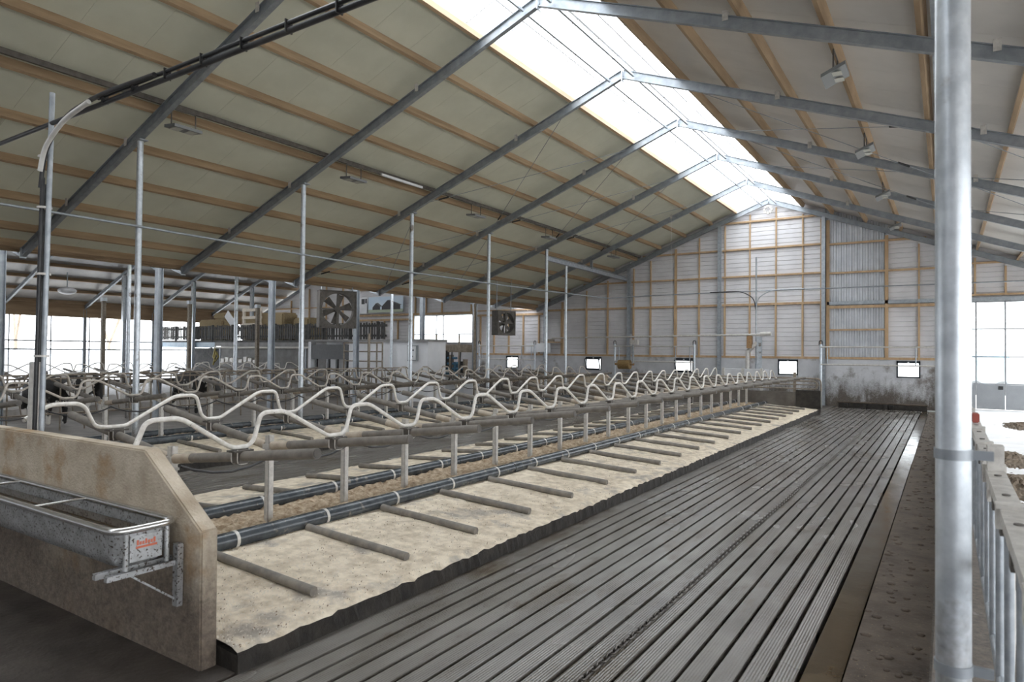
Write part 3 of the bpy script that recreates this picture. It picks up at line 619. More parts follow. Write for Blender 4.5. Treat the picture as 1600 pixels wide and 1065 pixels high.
# hoses, brisket pipes, bed tubes
for xc, ys, nm in ((-6.40,Y1S,'near'),(-13.97,Y2S,'second')):
    pts = []
    for y0_, y1_ in zip(ys[:-1], ys[1:]):
        for t in (0,.12,.3,.5,.7,.88): pts.append((xc, y0_+(y1_-y0_)*t, 1.075-.135*4*t*(1-t)))
    o = MB().tube(pts+[(xc,ys[-1],1.075)], .014, 6).build('hose', 'cable'); tag(o, 'thin black hose sagging from post to post along the %s stall row' % nm, 'hose')
bt = None
for xc, ys, nm, y0, y1 in ((-6.54,Y1S,'near',2.9,27.4),(-14.2,Y2S,'second',2.6,27.2)):
    for sg in (1, -1):
        x = xc+sg*.57; sd = ('alley side' if sg > 0 else 'far side') if nm == 'near' else ('near side' if sg > 0 else 'far side')
        ystart = y0 if not (nm == 'second' and sg > 0) else 6.95
        T = thing('brisket_pipe', 'thick dark plastic pipe along %s of the %s stall row' % (sd, nm), 'pipe', (x,y0,.28))
        if nm == 'second' and sg > 0:
            MB().cyl((x,2.6,.34), (x,6.0,.34), .085, 20).build('pipe', 'pipe_dark', T)
            MB().cyl((x,6.0,.35), (x,y1,.35), .087, 20).build('pipe', 'pipe_dark', T)
        else: MB().cyl((x,y0,.345), (x,y1,.345), .085, 24).build('pipe', 'pipe_dark', T)
        for y in ys:
            if y0+.3 < y+.38 < y1:
                MB().cyl((x,y+.30,.345), (x,y+.335,.345), .089, 20, caps=True).build('pipe_strap', 'galv_dusty', T)
        if nm == 'near':
            for q in (9.2,15.9,22.4): MB().cyl((x,q,.345), (x,q+.2,.345), .092, 20).build('coupling', 'pipe_dark', T)
        for i, y in enumerate(ys):
            xa_, xb_ = xc+sg*.68, xc+sg*2.10
            o = MB().cyl((xa_,y,.305), (xb_-sg*.0,y+.02,.225), .042, 14)
            if bt is None or sg < 0 or nm == 'second': pass
            o = o.build('bed_tube', 'bed_tube')
            tag(o, 'grey bed tube on sawdust, %s of %s row, %s from the front' % (sd, nm, ORD[i]), 'bed tube', 'bed tubes of the %s row %s' % (nm, sd))
# ================================================================== alley furniture
XCH = -2.12
T = thing('scraper_chain', 'wet steel scraper chain lying along the middle groove of the alley', 'chain', (XCH,2,0))
lk = MB().tube([(.022*math.cos(a)*(1), (.030 if math.sin(a) > 0 else -.030)+.022*math.sin(a), 0) for a in [2*PI*i/10 for i in range(10)]], .008, 5, True).mesh('chain_link', 'chain_steel')
lk2 = MB().tube([(0, (.030 if math.sin(a) > 0 else -.030)+.022*math.sin(a), .022*math.cos(a)) for a in [2*PI*i/10 for i in range(10)]], .008, 5, True).mesh('chain_link', 'chain_steel')
xch = lambda y: XCH+.035+.008*math.sin(y*1.3)
for i in range(240): share(lk if i % 2 else lk2, 'chain_link', T, (xch(3+i*.078), 3+i*.078, .018))
b = MB(); y = 3+240*.078
while y < 31.6: b.box((xch(y)-.02,y,.005), (xch(y)+.02,y+.06,.03)); y += .078
o = b.build('far_links', 'chain_steel', T); o['kind'] = 'stuff'
T = thing('manure_scraper', 'low steel manure scraper blade lying across the far alley end', 'scraper', (-2.3,31.6,0))
MB().beam((-3.9,31.75,.11), (-.68,31.55,.11), .12, .2).build('blade', 'kerb_dark', T)
MB().cyl((-3.95,31.75,.24), (-.65,31.55,.24), .035, 10).build('top_bar', 'manure', T)
for x in (-3.6,-2.9,-2.12,-1.9,-1.0): MB().box((x-.07,31.45,.03), (x+.07,31.75,.20)).build('lug', 'kerb_dark', T)
o = MB().box((-.66,31.35,.02), (-.12,31.5,.06)).build('white_patch', 'white_panel'); tag(o, 'small white patch at far end of the brown strip', 'patch')  # flat white block lying on the strip
# clods on the brown strip
b = MB()
for i in range(420):
    x, y = random.uniform(-.58,-.12), random.uniform(1.5,31)**1; r_ = random.uniform(.006,.03); b.ball((x,y,.02), r_*1.4, r_*1.8, r_*.6, 6, 4)
tag(b.build('manure_clods', 'manure'), 'scattered dark clods on the brown strip', 'clods', kind='stuff')
# ================================================================== feed fence at the right
T = thing('feed_fence', 'galvanised feed fence with flat capped top rail beside the big column', 'feed fence', (.26,3,.16))
for i in range(14):
    y = 1.2+i*1.45
    MB().box((.215,y+.01,1.44), (.315,y+1.43,1.50)).build('top_rail_cap', 'galv_dusty', T)
    for q in (.35,1.05): MB().cyl((.265,y+q,1.50), (.265,y+q,1.507), .02, 8).build('rivet', 'fan_grey', T)
    MB().box((.20,y-.05,1.40), (.33,y+.05,1.52)).build('rail_joint', 'galv_dusty', T)
MB().cyl((.26,1.2,.42), (.26,21.5,.42), .03, 10).build('bottom_rail', 'galv', T)
MB().cyl((.26,1.2,1.36), (.26,21.5,1.36), .025, 10).build('upper_rail', 'galv_dusty', T)
for i in range(30):
    y = 1.3+i*.68
    MB().cyl((.25,y,.42), (.25,y,1.40), .021, 10).build('bar', 'galv', T)
    MB().tube(fillet([(.27,y+.36,.42),(.27,y+.20,.80),(.27,y+.24,1.40)], .1, 3), .019, 8).build('neck_bar', 'galv_dusty', T)
    MB().box((.225,y+.20,1.33), (.245,y+.30,1.43)).build('latch', 'fan_grey', T)
MB().box((.22,5.35,1.3), (.31,5.5,1.66)).build('end_post_cap', 'galv_dusty', T)
o = MB().box((.23,9.0,1.51), (.30,9.2,1.61)).build('marker_block', 'red', None, .01); tag(o, 'small red block standing on the feed fence', 'block')
for i, (x, y, r_) in enumerate([(.92,7.6,.45),(.95,10.6,.5),(.95,13.7,.5),(1.0,17.2,.5),(1.9,25.5,.5),(2.6,21,.4)]):
    b = MB(); rr = random.Random(i); n_ = 26; vs = []
    for a_ in range(n_+1):
        for c_ in range(n_+1):
            u_, v_ = a_/n_*2-1, c_/n_*2-1; e_ = max(0, 1-math.hypot(u_,v_)*rr.uniform(.85,1.25)); vs.append((x+u_*r_, y+v_*r_*3, .125+.22*r_*e_*rr.uniform(.6,1.4)+(.004 if e_ > 0 else -.01)))
    b.add(vs, [(a_*(n_+1)+c_,(a_+1)*(n_+1)+c_,(a_+1)*(n_+1)+c_+1,a_*(n_+1)+c_+1) for a_ in range(n_) for c_ in range(n_)])
    tag(b.build('feed_heap', 'feed'), 'dark heap of leftover feed on the pale passage, %s from the camera' % ORD[i], 'feed heap', 'feed heaps on the passage')
# ================================================================== riser posts and overhead cables
T = thing('riser_post', 'tall galvanised riser post with strapped pipes behind the trough wall', 'riser post', (-7.5,2.98,0))
MB().cyl((-7.45,2.98,0), (-7.33,2.98,4.73), .024, 14).build('post', 'galv', T)
MB().cyl((-7.58,2.96,0), (-7.52,2.96,2.1), .05, 14).build('sleeve_pipe', 'galv_dusty', T)
MB().cyl((-7.50,2.94,0), (-7.40,2.94,3.9), .020, 10).cyl((-7.55,3.0,0), (-7.45,3.0,3.85), .018, 10).build('conduit', 'cable', T)
for z in (2.15,2.95,3.60,4.1): MB().cyl((-7.42,2.97,z), (-7.42,2.97,z+.02), .065, 12).build('strap', 'galv_dusty', T)
def sag(p, q, n, s): 
    p, q = Vector(p), Vector(q); return [p+(q-p)*(i/n)-Vector((0,0,s*4*(i/n)*(1-i/n))) for i in range(n+1)]
T = thing('overhead_cable', 'bundle of black overhead pipes bending down to the near riser post', 'cable', (-7.4,2.95,3.5))
MB().tube(sag((-12,2.98,4.42),(1.0,2.98,4.45),16,.0), .022, 10).build('pipe', 'cable', T)
MB().tube(sag((-6.4,2.97,4.487),(1.0,2.97,4.487),8,.0), .017, 8).build('pipe', 'cable', T)
MB().tube(fillet([(-7.42,2.93,3.8),(-7.35,2.93,4.15),(-6.95,2.93,4.42),(-6.3,2.93,4.49),(-5.4,2.93,4.47)], .3, 5), .020, 10).build('bend', 'cable', T)
MB().tube(fillet([(-7.36,2.90,3.95),(-7.28,2.90,4.16),(-6.92,2.90,4.36),(-6.42,2.90,4.44)], .25, 5), .022, 10).build('white_bend', 'white_conduit', T)
for i in range(9): MB().box((-6.3+i*.5,2.945,4.42), (-6.29+i*.5,3.005,4.51)).build('cable_tie', 'black', T)
o = MB().tube([(XQ+.07,-5,4.80),(XQ+.07,7.3,4.77),(XQ+.07,11.6,4.72),(XQ+.07,15.8,4.70),(XQ+.07,20,4.74),(XQ+.07,24.3,4.80),(XQ+.2,30,4.92),(-12,30.4,5.0),(-7.3,30.4,5.02),(-.2,30.4,5.0),(3,30.4,5.0)], .026, 8).build('water_pipe', 'galv_frame'); tag(o, 'thin pipe running along the left columns and across the gable end', 'pipe')
T = thing('far_riser', 'far riser post with motor and pipes before the gable wall', 'riser post', (-6.97,30.3,0))
MB().cyl((-7.0,30.3,0), (-7.0,30.3,6.5), .03, 10).build('post', 'galv', T); MB().ibeam((-6.85,30.3,0), (-6.85,30.3,3.0), .18, .16, (0,1,0)).build('steel_column', 'galv_bright', T)
MB().cyl((-7.35,30.3,0), (-7.35,30.3,2.4), .09, 12).cyl((-7.35,30.3,2.35), (-6.95,30.3,2.75), .09, 12).build('flue_pipe', 'galv_dusty', T)
MB().box((-7.35,30.1,2.5), (-7.15,30.4,3.05)).build('control_box', 'rust', T); MB().cyl((-6.8,30.2,3.12), (-6.35,30.2,3.14), .09, 12).build('motor', 'galv_dusty', T)
MB().cyl((-17.2,30.2,2.98), (-6.6,30.2,3.1), .04, 8).build('long_pipe', 'galv_dusty', T)
for s, m_ in ((-1,'cable'),(1,'galv')): MB().tube(fillet([(-7.0,30.25,4.2),(-7.0+s*.08,30.25,4.7),(-7.0+s*.6,30.25,5.02),(-7.0+s*2.0,30.25,5.02)], .4, 5), .022, 8).build('cable_bend', m_, T)
o = MB().cyl((-10.2,28.5,3.0), (-10.2,28.5,zroof(-10.2)+.3), .006, 6).build('pull_cord', 'white_conduit'); tag(o, 'thin pale cord hanging from the roof near the gable', 'cord')
# ================================================================== floodlights
def flood(x, y, lab, turn):
    z = zroof(x)+ZP; T = thing('floodlight', lab, 'floodlight', (x,y,z-.4), 'floodlights under the roof')
    b = MB(); hz = z-.42
    pass
    sl_ = -.10 if turn < 0 else .42
    hb = MB().add([(x-.19,y-.30,hz+sl_*-.19),(x+.19,y-.30,hz+sl_*.19),(x+.19,y+.30,hz+sl_*.19),(x-.19,y+.30,hz+sl_*-.19),(x-.19,y-.30,hz+sl_*-.19+.06),(x+.19,y-.30,hz+sl_*.19+.06),(x+.19,y+.30,hz+sl_*.19+.06),(x-.19,y+.30,hz+sl_*-.19+.06)],
        [(3,2,1,0),(4,5,6,7),(0,1,5,4),(1,2,6,5),(2,3,7,6),(3,0,4,7)]).build('housing', 'lamp_grey', T)
    for q in (-.15,.15): MB().box((x-.12,y+q-.09,hz-.012), (x+.12,y+q+.09,hz-.002)).build('lens', 'lamp_glass', hb)
    MB().tube(fillet([(x,y-.26,hz+.05),(x,y-.26,z-.03),(x,y+.26,z-.03),(x,y+.26,hz+.05)], .03, 2), .014, 6).build('bracket', 'fan_grey', T)
for i, y in enumerate((7.78,12.5,18.0,22.9,29.0)): flood(-13.2, y, 'flat LED floodlight under left roof slope, %s from the camera' % ORD[i], -1)
for i, y in enumerate((12.7,17.8,23.1,28.9)): flood(-1.62, y, 'flat LED floodlight under right roof slope, %s from the camera' % ORD[i], 1)
o = MB().box((XQ+1.0,13.4,zroof(-13.1)+.1), (XQ+1.06,15.1,zroof(-13.1)+.16)).build('strip_light', 'white_panel'); tag(o, 'slim white strip light under a left roof purlin', 'light')
T = thing('dome_lamp', 'white dome lamp hanging under the far left roof', 'lamp', (-39.6,17,5.0)); b = MB().ball((-39.6,17,5.3), .45, .45, .2, 14, 8).build('shade', 'white_panel', T); MB().cyl((-39.6,17,5.4), (-39.6,17,6.3), .03, 6).build('stem', 'galv', T)
# ================================================================== fans
def fan(cx, cy, cz, s, ang, lab, hg):
    T = thing('barn_fan', lab, 'fan', (cx,cy,cz)); ca, sa = math.cos(ang), math.sin(ang)
    def tr(b): b.v = [(cx+x*ca-y*sa, cy+x*sa+y*ca, cz+z-.0) for x,y,z in b.v]; return b
    h = s/2; b = MB().box((-h,0,-h), (-h+.04,.42,h)).box((h-.04,0,-h), (h,.42,h)).box((-h,0,h-.04), (h,.42,h)).box((-h,0,-h), (h,.42,-h+.04)); tr(b).build('housing', 'fan_grey', T)
    n = 28; r = h*.86; vs = []; fs = []
    for i in range(n):
        a = 2*PI*i/n; c, s_ = math.cos(a), math.sin(a); k = h/max(abs(c),abs(s_)); vs += [(r*c,.02,r*s_),(k*c,.02,k*s_),(r*c,.30,r*s_)]
    for i in range(n):
        j = (i+1)%n; fs += [(3*i,3*i+1,3*j+1,3*j),(3*i,3*j,3*j+2,3*i+2)]
    tr(MB().add(vs, fs)).build('shroud_ring', 'fan_grey', T)
    for i in range(6):
        a = 2*PI*i/6+.3; c, s_ = math.cos(a), math.sin(a); p = lambda q,t,dy: (q*c-t*s_,.18+dy,q*s_+t*c)
        tr(MB().add([p(.08,-.05,-.03),p(.08,.05,.03),p(r*.92,.13,.05),p(r*.92,-.13,-.05),p(.08,-.05,-.02),p(.08,.05,.04),p(r*.92,.13,.06),p(r*.92,-.13,-.04)], [(0,1,2,3),(7,6,5,4),(0,4,5,1),(1,5,6,2),(2,6,7,3),(3,7,4,0)])).build('blade', 'fan_grey', T)
    tr(MB().cyl((0,.08,0), (0,.30,0), .12, 12)).build('hub', 'fan_grey', T)
    tr(MB().box((-.04,.05,-h), (.04,.09,h)).box((-h,.05,-.03), (h,.09,.03))).build('motor_bar', 'fan_grey', T)
    tr(MB().box((-h+.1,.2,h), (-h+.13,.23,h+hg)).box((h-.13,.2,h), (h-.1,.23,h+hg))).build('hanger', 'galv_frame', T)
fan(-19.75, 18.0, 3.83, 1.45, 1.12, 'big square barn fan with visible blades hanging in the middle', .75)
fan(-17.35, 26.2, 3.60, 1.15, 1.35, 'smaller dusty barn fan hanging near the gable wall, seen edge-on', 1.5)
# ================================================================== far rows, feed barriers, cows
o = wave(-18.3, [4.2+1.3*i for i in range(17)], 1.30, False, 'dull brown wavy rail beyond the second stall row', 'rail_brown', n=6)
def barrier(x, y0, y1, lab):
    T = thing('feed_barrier', lab, 'feed barrier', (x,y0,0))
    for z in (1.5,1.40,.45): MB().cyl((x,y0,z), (x,y1,z), .025, 6).build('rail', 'rail_brown', T)
    y = y0; i = 0
    while y < y1:
        MB().cyl((x,y,-.05), (x,y,1.5), .022, 6).build('bar', 'rail_brown', T)
        MB().cyl((x,y+.33,.45), (x,y+.16,1.4), .018, 6).build('slanted_bar', 'rail_brown', T); y += .62
barrier(-20.3, 5.5, 22.2, 'brown barred feed barrier beyond the second stall row')
wave(-26.4, [8+1.15*i for i in range(13)], 1.345, False, 'pale wavy neck rail of the far left stall row, near side', n=6)
wave(-28.4, [8+1.15*i for i in range(13)], 1.345, True, 'pale wavy neck rail of the far left stall row, far side', n=6)
for i in range(13):
    y = 8+1.15*i; T = thing('far_stall_divider', 'dim stall divider under the far left waves, %s from the front' % ORD[i], 'stall divider', (-27.4,y,0), 'far left stall dividers')
    MB().box((-27.43,y-.03,-.05), (-27.37,y+.03,1.25)).build('post', 'galv_dusty', T)
    for sg in (-1,1): MB().cyl((-27.4,y,1.14), (-27.4+sg*2.1,y,1.4), .046, 8).build('divider_arm', 'tube_grey', T)
o = MB().box((-29.8,7,-.1), (-25.0,26,.25)).build('far_stall_bed', 'stall_mat'); tag(o, 'dim raised bed of the far left stall row', 'stall bed', kind='structure')
def cow(x, y, ang, lab):
    T = thing('cow', lab, 'cow', (x,y,0)); me = bpy.data.meshes.new('body')
    J = [((0,0,1.12),.34),((.5,0,1.10),.33),((-.45,0,1.10),.33),((-.75,0,1.16),.24),((.80,0,1.18),.22),((1.08,0,1.15),.14),((1.25,0,.98),.12),((1.42,0,.75),.085),
         ((.55,.2,.75),.12),((.57,.2,.42),.07),((.55,.2,.02),.06),((.55,-.2,.75),.12),((.5,-.2,.42),.07),((.48,-.2,.02),.06),
         ((-.62,.22,.8),.16),((-.72,.22,.48),.075),((-.64,.22,.02),.06),((-.62,-.22,.8),.16),((-.76,-.22,.48),.075),((-.70,-.22,.02),.06),((-.98,0,1.1),.05),((-1.02,0,.5),.03)]
    E_ = [(0,1),(0,2),(2,3),(1,4),(4,5),(5,6),(6,7),(1,8),(8,9),(9,10),(1,11),(11,12),(12,13),(2,14),(14,15),(15,16),(2,17),(17,18),(18,19),(3,20),(20,21)]
    me.from_pydata([j[0] for j in J], E_, []); o = bpy.data.objects.new('body', me); COL.objects.link(o); o.parent = T
    md = o.modifiers.new('skin', 'SKIN')
    for v, j in zip(me.skin_vertices[0].data if me.skin_vertices else [], J): v.radius = (j[1],j[1])
    if not me.skin_vertices:
        bm = bmesh.new(); bm.from_mesh(me); lay = bm.verts.layers.skin.verify()
        for v, j in zip(bm.verts, J): v[lay].radius = (j[1],j[1])
        bm.verts.ensure_lookup_table(); bm.verts[0][lay].use_root = True; bm.to_mesh(me); bm.free()
    sb = o.modifiers.new('sub', 'SUBSURF'); sb.levels = sb.render_levels = 2; me.materials.append(MATS['cow_coat'])
    b = MB()
    for s in (-1,1): b.ball((1.10,s*.17,1.14), .04, .11, .05, 6, 4)
    q = b.mesh('ears', 'cow_coat'); e = bpy.data.objects.new('ears', q); COL.objects.link(e); e.parent = T
    T.rotation_euler.z = ang
cow(-22.1, 9.0, .1, 'black and white cow behind the feed barrier, leftmost'); cow(-22.2, 13.6, .05, 'black and white cow behind the feed barrier, middle'); cow(-24.7, 11.0, PI+.3, 'cow standing between its neighbours, turned away from the feed barrier')
# far free posts
for i, (x, y, h) in enumerate([(-34.0,16.2,4.5),(-33.4,20.2,4.6),(-31.3,22.8,4.5)]):
    T = thing('lamp_post', 'slim dark post with small head standing in the far left hall, %s from the left' % ORD[i], 'post', (x,y,0), 'slim dark posts')
    MB().box((x-.08,y-.08,-.1), (x+.08,y+.08,h)).build('pole', 'rail_brown', T); MB().box((x-.11,y-.11,h), (x+.11,y+.11,h+.18)).build('head', 'galv_bright', T)
for i, (x, y, h, r_) in enumerate([(-24.9,17.1,5.7,.075),(-22.3,11.4,5.3,.06),(-21.05,22.35,4.9,.06),(-19.5,26.6,4.6,.07),(-21.3,21.2,3.0,.06)]):
    o = MB().cyl((x,y,-.05), (x,y,h), r_, 10).build('standing_pipe', 'galv_bright' if i < 3 else 'rail_brown'); tag(o, 'slim upright pipe in the far left hall, %s listed from the valley' % ORD[i] if False else ['pale upright pipe before the straw loft','pale upright pipe left of the valley column','pale upright pipe beside the big fan','brownish upright pipe before the back window','short brown upright pipe under the big fan'][i], 'pipe')
# ================================================================== straw loft
T = thing('straw_loft', 'raised timber straw loft with dark slatted railing at the back left', 'loft', (-35,26,2.5))
YM = 24.45
MB().box((-43.9,YM,2.50), (-23.4,YM+3.9,2.78)).build('deck', 'mezz_wood', T); MB().box((-43.9,YM-.06,2.34), (-37.6,YM+.05,2.66)).build('edge_beam', 'blue_beam', T); MB().box((-37.6,YM-.06,2.42), (-23.4,YM+.05,2.66)).build('edge_beam', 'blockwork', T)
x = -44.0; i = 0
while x < -23.6:
    x2 = min(x+2.0, -23.4); b = MB(); q = x+.05; rr = random.Random(i)
    while q < x2-.1: b.box((q,YM+.02,2.82+rr.uniform(-.02,.02)), (q+rr.uniform(.09,.15),YM+.05,3.68+rr.uniform(-.05,.03))); q += rr.uniform(.16,.21)
    b.box((x,YM+.05,3.45), (x2,YM+.09,3.57)).box((x,YM+.05,2.95), (x2,YM+.09,3.05))
    b.build('railing_panel', 'mezz_wood', T); MB().box((x-.05,YM-.02,2.5), (x+.05,YM+.1,3.72)).build('railing_post', 'mezz_wood', T); x = x2; i += 1
o = MB().box((-37.5,YM+.3,-.1), (-23.4,YM+3.85,2.5)).build('store_room', 'blockwork'); tag(o, 'grey block store room under the straw loft', 'room', kind='structure')
Dr = struct('door_2', 'dark doorway beneath the left part of the straw loft', 'door', (-40,YM+1.5,0)); MB().box((-42.4,YM+1.6,-.1), (-37.5,YM+1.7,2.3)).build('doorway_shade', 'mezz_wood', Dr)  # dark sheet standing in for the shade inside the open doorway
def bale(x, y, z, sx, sy, sz, lab):
    o = MB().box((x-sx/2,y-sy/2,z), (x+sx/2,y+sy/2,z+sz)).build('straw_bale', 'straw', None, .10); tag(o, lab, 'straw bale', 'straw bales on the loft')
bale(-39.6,YM+1.4,2.78,2.6,1.0,1.35,'long low straw bale at the left end of the loft pile'); bale(-38.9,YM+1.5,4.13,1.3,.9,.42,'small straw bale stacked on top of the left pile')
bale(-33.6,YM+1.5,2.78,2.2,1.1,1.66,'tall rounded straw bale at the right end of the loft'); bale(-36.0,YM+1.7,2.78,1.6,1.1,1.45,'straw bale behind the pale wooden frame'); bale(-31.6,YM+2.0,2.78,1.4,1.1,1.35,'low dull bale right of the tall rounded bale')
T = thing('wooden_frame', 'pale ladder-like wooden frame standing on the straw loft', 'wooden frame', (-34.8,YM+.5,2.78))
for x in (-35.55,-34.05): MB().box((x-.08,YM+.45,2.78), (x+.08,YM+.57,4.72)).build('upright', 'pale_wood', T)
for z in (3.72,4.15,4.6): MB().box((-35.65,YM+.43,z-.08), (-33.95,YM+.59,z+.08)).build('rung', 'pale_wood', T)
o = MB().beam((-37.6,YM+.7,4.45), (-36.3,YM+.7,3.3), .5, .06, (0,1,0)).build('leaning_board', 'white_panel'); tag(o, 'white board leaning on the straw bales', 'board')
# ---- milking robot room
T = thing('robot_room', 'white walled milking room with dark front opening at the back', 'room', (-23,23.3,0))
YRm = 22.7; YR2 = 23.95
MB().box((-24.15,YRm,-.1), (-19.2,YRm+.12,2.66)).build('front_panel', 'white_panel', T); MB().box((-19.32,YRm+.12,-.1), (-19.2,YR2,2.66)).build('side_panel', 'white_panel', T); MB().box((-27.2,YRm-.1,2.66), (-19.1,YR2,2.77)).build('roof_slab', 'blockwork', T)
MB().box((-27.05,YRm,-.1), (-26.85,YRm+.3,2.66)).build('jamb', 'white_panel', T); MB().box((-26.85,YRm+.02,1.80), (-24.2,YRm+.3,2.52)).build('dark_header', 'black', T); MB().box((-27.0,YR2-.1,-.1), (-24.15,YR2,2.66)).build('inner_wall', 'white_panel', T)
for x in (-26.6,-25.7,-25.1,-24.4): MB().box((x-.06,YRm+.1,-.1), (x+.06,YRm+.2,1.80)).build('gate_bar', 'black', T)
b = MB()
for z in (1.75,2.2,2.6): b.cyl((-24.1,YRm-.35,z), (-21.6,YRm-.35,z), .03, 6)
for x in (-24.1,-21.95,-21.6): b.cyl((x,YRm-.35,0), (x,YRm-.35,2.62), .035, 6)
b.build('guard_rail', 'rail_brown', T)
cb = MB().box((-20.3,YRm-.12,1.8), (-19.75,YRm,2.5)).build('control_cabinet', 'grey_panel', T); MB().box((-20.25,YRm-.14,1.85), (-19.8,YRm-.12,2.45)).build('cabinet_door', 'white_panel', cb)
for x, z in ((-20.12,2.28),(-19.93,2.28),(-19.98,2.0)): MB().cyl((x,YRm-.16,z), (x,YRm-.14,z), .04, 8).build('knob', 'black', cb)
T = thing('milking_machine', 'dark blue milking machine with pipes and tubes beside the white room', 'machine', (-22.0,27.5,0))
rr = random.Random(11)
MB().box((-23.2,27.2,2.2), (-20.4,27.6,2.6)).build('top_frame', 'rail_brown', T); MB().box((-23.2,27.4,-.05), (-20.2,28.0,.9)).build('base', 'white_panel', T)
for z in (1.1,1.35,1.6,1.9): MB().cyl((-23.1,27.2,z), (-20.8+rr.uniform(-.4,.3),27.2,z+rr.uniform(-.05,.05)), .06, 8).build('pipe', 'blue_paint', T)
for i in range(9): x = -23.0+i*.3; MB().box((x,27.1,rr.uniform(.9,1.3)), (x+.12,27.35,rr.uniform(1.7,2.3))).build('module', ('blue_paint','black','rail_brown')[i%3], T)
for i in range(5): x = -22.8+i*.55; MB().tube(fillet([(x,26.9,2.2),(x+.1,26.7,1.2),(x+.3,26.8,.4),(x+.45,26.9,1.0)], .3, 4), .035, 6).build('milk_hose', 'black', T)
for x in (-22.2,-20.7): MB().cyl((x,26.9,.4), (x,26.9,3.1), .045, 8).build('upright', 'rail_brown', T)
# pipework in front of the store room
T = thing('pipe_run', 'pale pipe run with hanging yellow hose in front of the store room', 'pipework', (-32,YM-.6,0))
MB().cyl((-36.8,YM-.6,2.34), (-27.5,YM-.6,2.36), .06, 8).build('pipe', 'galv_dusty', T); MB().tube([(-36.7,YM-.6,2.3),(-36.9,YM-.6,1.8),(-36.7,YM-.6,1.5),(-36.4,YM-.6,1.8),(-36.6,YM-.6,2.1),(-36.9,YM-.6,1.3)], .05, 6).build('hose', 'yellow_hose', T)
for x in (-36.2,-31.6,-28.6): MB().cyl((x,YM-.6,0), (x,YM-.6,2.32), .05, 8).build('support', 'galv', T)
T = thing('selection_gate', 'tubular selection gate with dusty mechanism in front of the store room', 'gate', (-33.5,YM-1.2,0))
for x in (-35.3,-32.4,-30.0): MB().cyl((x,YM-1.2,-.02), (x,YM-1.2,1.5), .035, 6).build('leg', 'galv_dusty', T)
for z in (.7,1.1,1.5): MB().cyl((-35.3,YM-1.2,z), (-30.0,YM-1.2,z), .03, 6).build('rail', 'galv_dusty', T)
for i in range(8): x = -35.1+i*.42; MB().box((x,YM-1.3,1.45+rr.uniform(0,.1)), (x+.3,YM-1.1,1.62+rr.uniform(0,.2))).build('mechanism', 'galv_dusty', T)
# ---- banner
T = thing('banner', 'printed banner picturing two dark barns, hung high on the back wall', 'banner', (-31.3,YG-.14,4.8)); yb_ = YG-.14
MB().box((-32.85,yb_,4.80), (-29.72,yb_+.02,5.84)).build('sheet', 'banner_sky', T)
MB().box((-32.85,yb_-.004,4.80), (-29.72,yb_,5.0)).build('print_ground', 'banner_grass', T)
MB().prism([(-32.45,4.98),(-32.45,5.15),(-32.15,5.42),(-31.75,5.18),(-31.75,4.98)], yb_-.007, yb_-.003).prism([(-31.6,4.98),(-31.6,5.2),(-31.1,5.60),(-29.95,5.25),(-29.95,4.98)], yb_-.007, yb_-.003).build('print_barn', 'banner_barn', T)
MB().prism([(-32.15,5.42),(-31.95,5.45),(-31.55,5.2),(-31.75,5.18)], yb_-.009, yb_-.006).prism([(-31.1,5.60),(-30.9,5.62),(-29.82,5.27),(-29.95,5.25)], yb_-.009, yb_-.006).build('print_roof', 'banner_roof', T)
T = thing('notice_board', 'white notice sheet with dark pictures beside the banner', 'notice', (-33.4,YG-.14,4.75))
MB().box((-33.9,yb_,4.75), (-32.98,yb_+.02,5.85)).build('sheet', 'white_panel', T); MB().box((-33.5,yb_-.005,5.4), (-33.2,yb_,5.75)).box((-33.15,yb_-.005,5.45), (-33.0,yb_,5.75)).build('print_picture', 'banner_barn', T)
# ================================================================== gates and furniture by the gable wall
def lift_gate(x0, x1, lab, y=31.0):
    T = thing('lift_gate', lab, 'gate', ((x0+x1)/2,y,0), 'raised tube gates at the gable end')
    for x in (x0,x1):
        MB().cyl((x,y,-.05), (x,y,2.7), .055, 12).build('post', 'galv_bright', T); MB().tube(fillet([(x-.06,y,2.65),(x-.06,y,2.85),(x+.06,y,2.85),(x+.06,y,2.65)], .06, 4), .02, 6).build('pulley', 'black', T)
    for z in (2.58,1.84): MB().cyl((x0,y-.05,z), (x1,y-.05,z), .03, 8).build('rail', 'galv_dusty', T)
    for t in (.06,.78,.95): MB().cyl((x0+(x1-x0)*t,y-.05,1.84), (x0+(x1-x0)*t,y-.05,2.58), .022, 8).build('strut', 'galv', T)
lift_gate(-22.4,-18.7,'raised tube gate at the gable end, left of three'); lift_gate(-14.0,-9.95,'raised tube gate at the gable end, middle of three'); lift_gate(-4.5,-.06,'raised tube gate at the gable end, right above the wide alley')
T = thing('row_end_gate', 'rusty tubular gate with rounded corner at far end of near row', 'gate', (-7,27.9,0)); y = 27.95
for q, (z0, z1, xr) in enumerate(((.75,1.33,-4.05),(.92,1.22,-4.18))):
    MB().tube(fillet([(-12.4,y,z1),(xr,y,z1),(xr,y,z0),(-9.0,y,z0)], .18, 5), .028, 8).build('frame_tube', 'rail_brown', T)
MB().cyl((-9,y,1.08), (-4.1,y,1.08), .022, 8).build('rail', 'rail_brown', T)
for x in (-11.0,-9.0,-6.9,-5.0): MB().box((x-.05,y+.03,-.05), (x+.05,y+.1,1.55 if x in (-5.0,-9.0) else 1.35)).build('upright', 'rail_brown' if x > -8 else 'galv_dusty', T)
o = MB().box((-8.95,27.78,0), (-4.03,27.84,.80)).build('row_end_wall', 'concrete_floor', None); tag(o, 'dark low end wall closing the near stall row', 'wall', kind='structure')
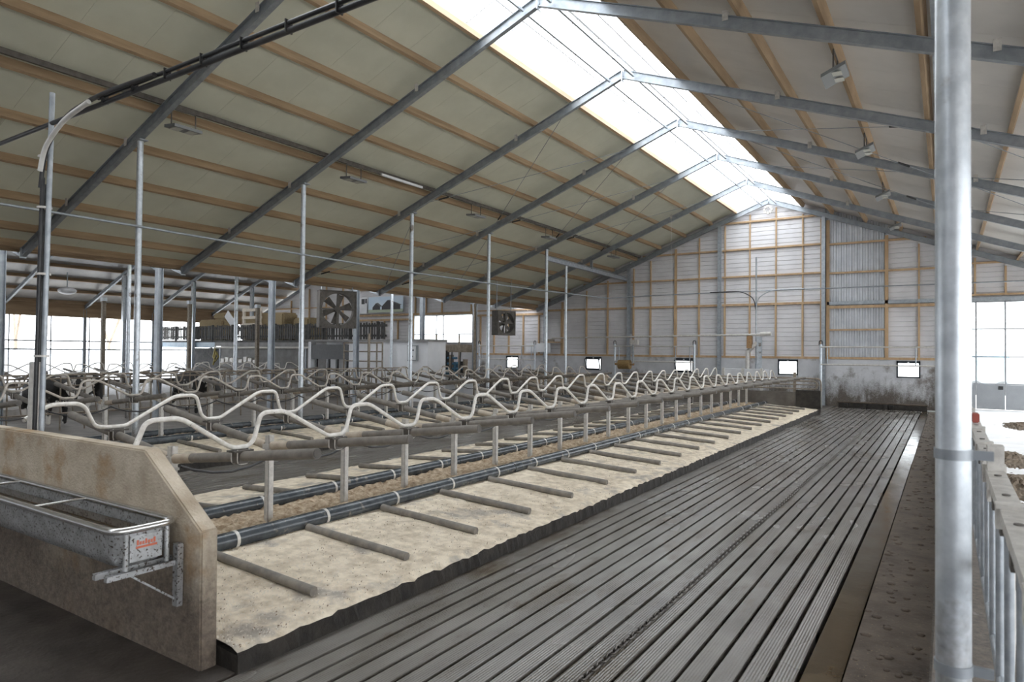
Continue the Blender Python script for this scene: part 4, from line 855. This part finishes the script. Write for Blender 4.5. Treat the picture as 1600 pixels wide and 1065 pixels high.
o = MB().box((-4.9,27.70,.2), (-4.02,27.77,.88)).build('rubber_flap', 'kerb_dark'); tag(o, 'dark rubber panel at the far corner of the near bed', 'panel')
T = thing('concrete_drinker', 'grey concrete drinker box in front of the gable wall', 'drinker', (-7.3,29.2,0))
MB().box((-8.1,28.9,0), (-6.3,29.6,1.62)).build('tank', 'concrete_wall', T, .02); 
for x in (-8.0,-7.2,-6.45): MB().box((x-.05,28.84,0), (x+.05,28.9,1.66)).build('stay', 'galv_dusty', T)
T = thing('cow_brush', 'round orange brown cow brush hanging by the middle gate', 'brush', (-13.3,30.6,1.4))
MB().cyl((-13.6,30.6,1.68), (-13.0,30.6,1.68), .23, 16).build('bristles', 'brush', T, .05); MB().cyl((-13.8,30.6,1.70), (-12.8,30.6,1.70), .06, 8).build('axle', 'rust', T); MB().box((-12.9,30.55,1.7), (-12.82,30.65,2.8)).build('hanger', 'galv', T)
MB().box((-13.0,30.5,2.65), (-12.6,30.75,2.9)).build('motor', 'galv_dusty', T)
o = MB().box((-20.2,YG-.24,2.25), (-18.6,YG-.22,2.75)).build('white_box_panel', 'white_panel'); tag(o, 'white panel fixed above the leftmost concrete-wall window', 'panel')
T = thing('wall_shelf', 'small timber shelf with clutter on the gable wall', 'shelf', (-18.5,YG-.2,2.8)); MB().box((-18.95,YG-.3,2.78), (-17.9,YG,2.84)).build('board', 'timber_wall', T); MB().box((-18.8,YG-.25,2.84), (-18.4,YG-.08,2.98)).build('clutter', 'rail_brown', T)
# row-end concrete partition of second row
o = MB().prism([(-17.2,0),(-17.2,1.3),(-13.0,1.3),(-12.0,.6),(-11.8,0)], 27.65, 27.8).build('row_end_wall', 'concrete_trough_wall', None); tag(o, 'stained concrete end wall of the second stall row', 'wall', kind='structure')
# outside vehicle seen through the glazed door
T = thing('farm_vehicle', 'pale blue vehicle parked outside beyond the glazed door', 'vehicle', (2.4,58,-.45))
MB().box((1.2,57,.2), (3.6,60,2.6)).build('cab', 'blue_beam', T, .1); MB().box((1.5,56.97,1.5), (3.3,57.0,2.35)).build('windscreen', 'window_glass', T); MB().box((3.6,57.4,.3), (7.5,60,.9)).build('trailer_bed', 'grey_panel', T)
for x in (1.7,3.2,6.5): MB().cyl((x,56.95,.05), (x,57.35,.05), .5, 16).build('wheel', 'black', T)
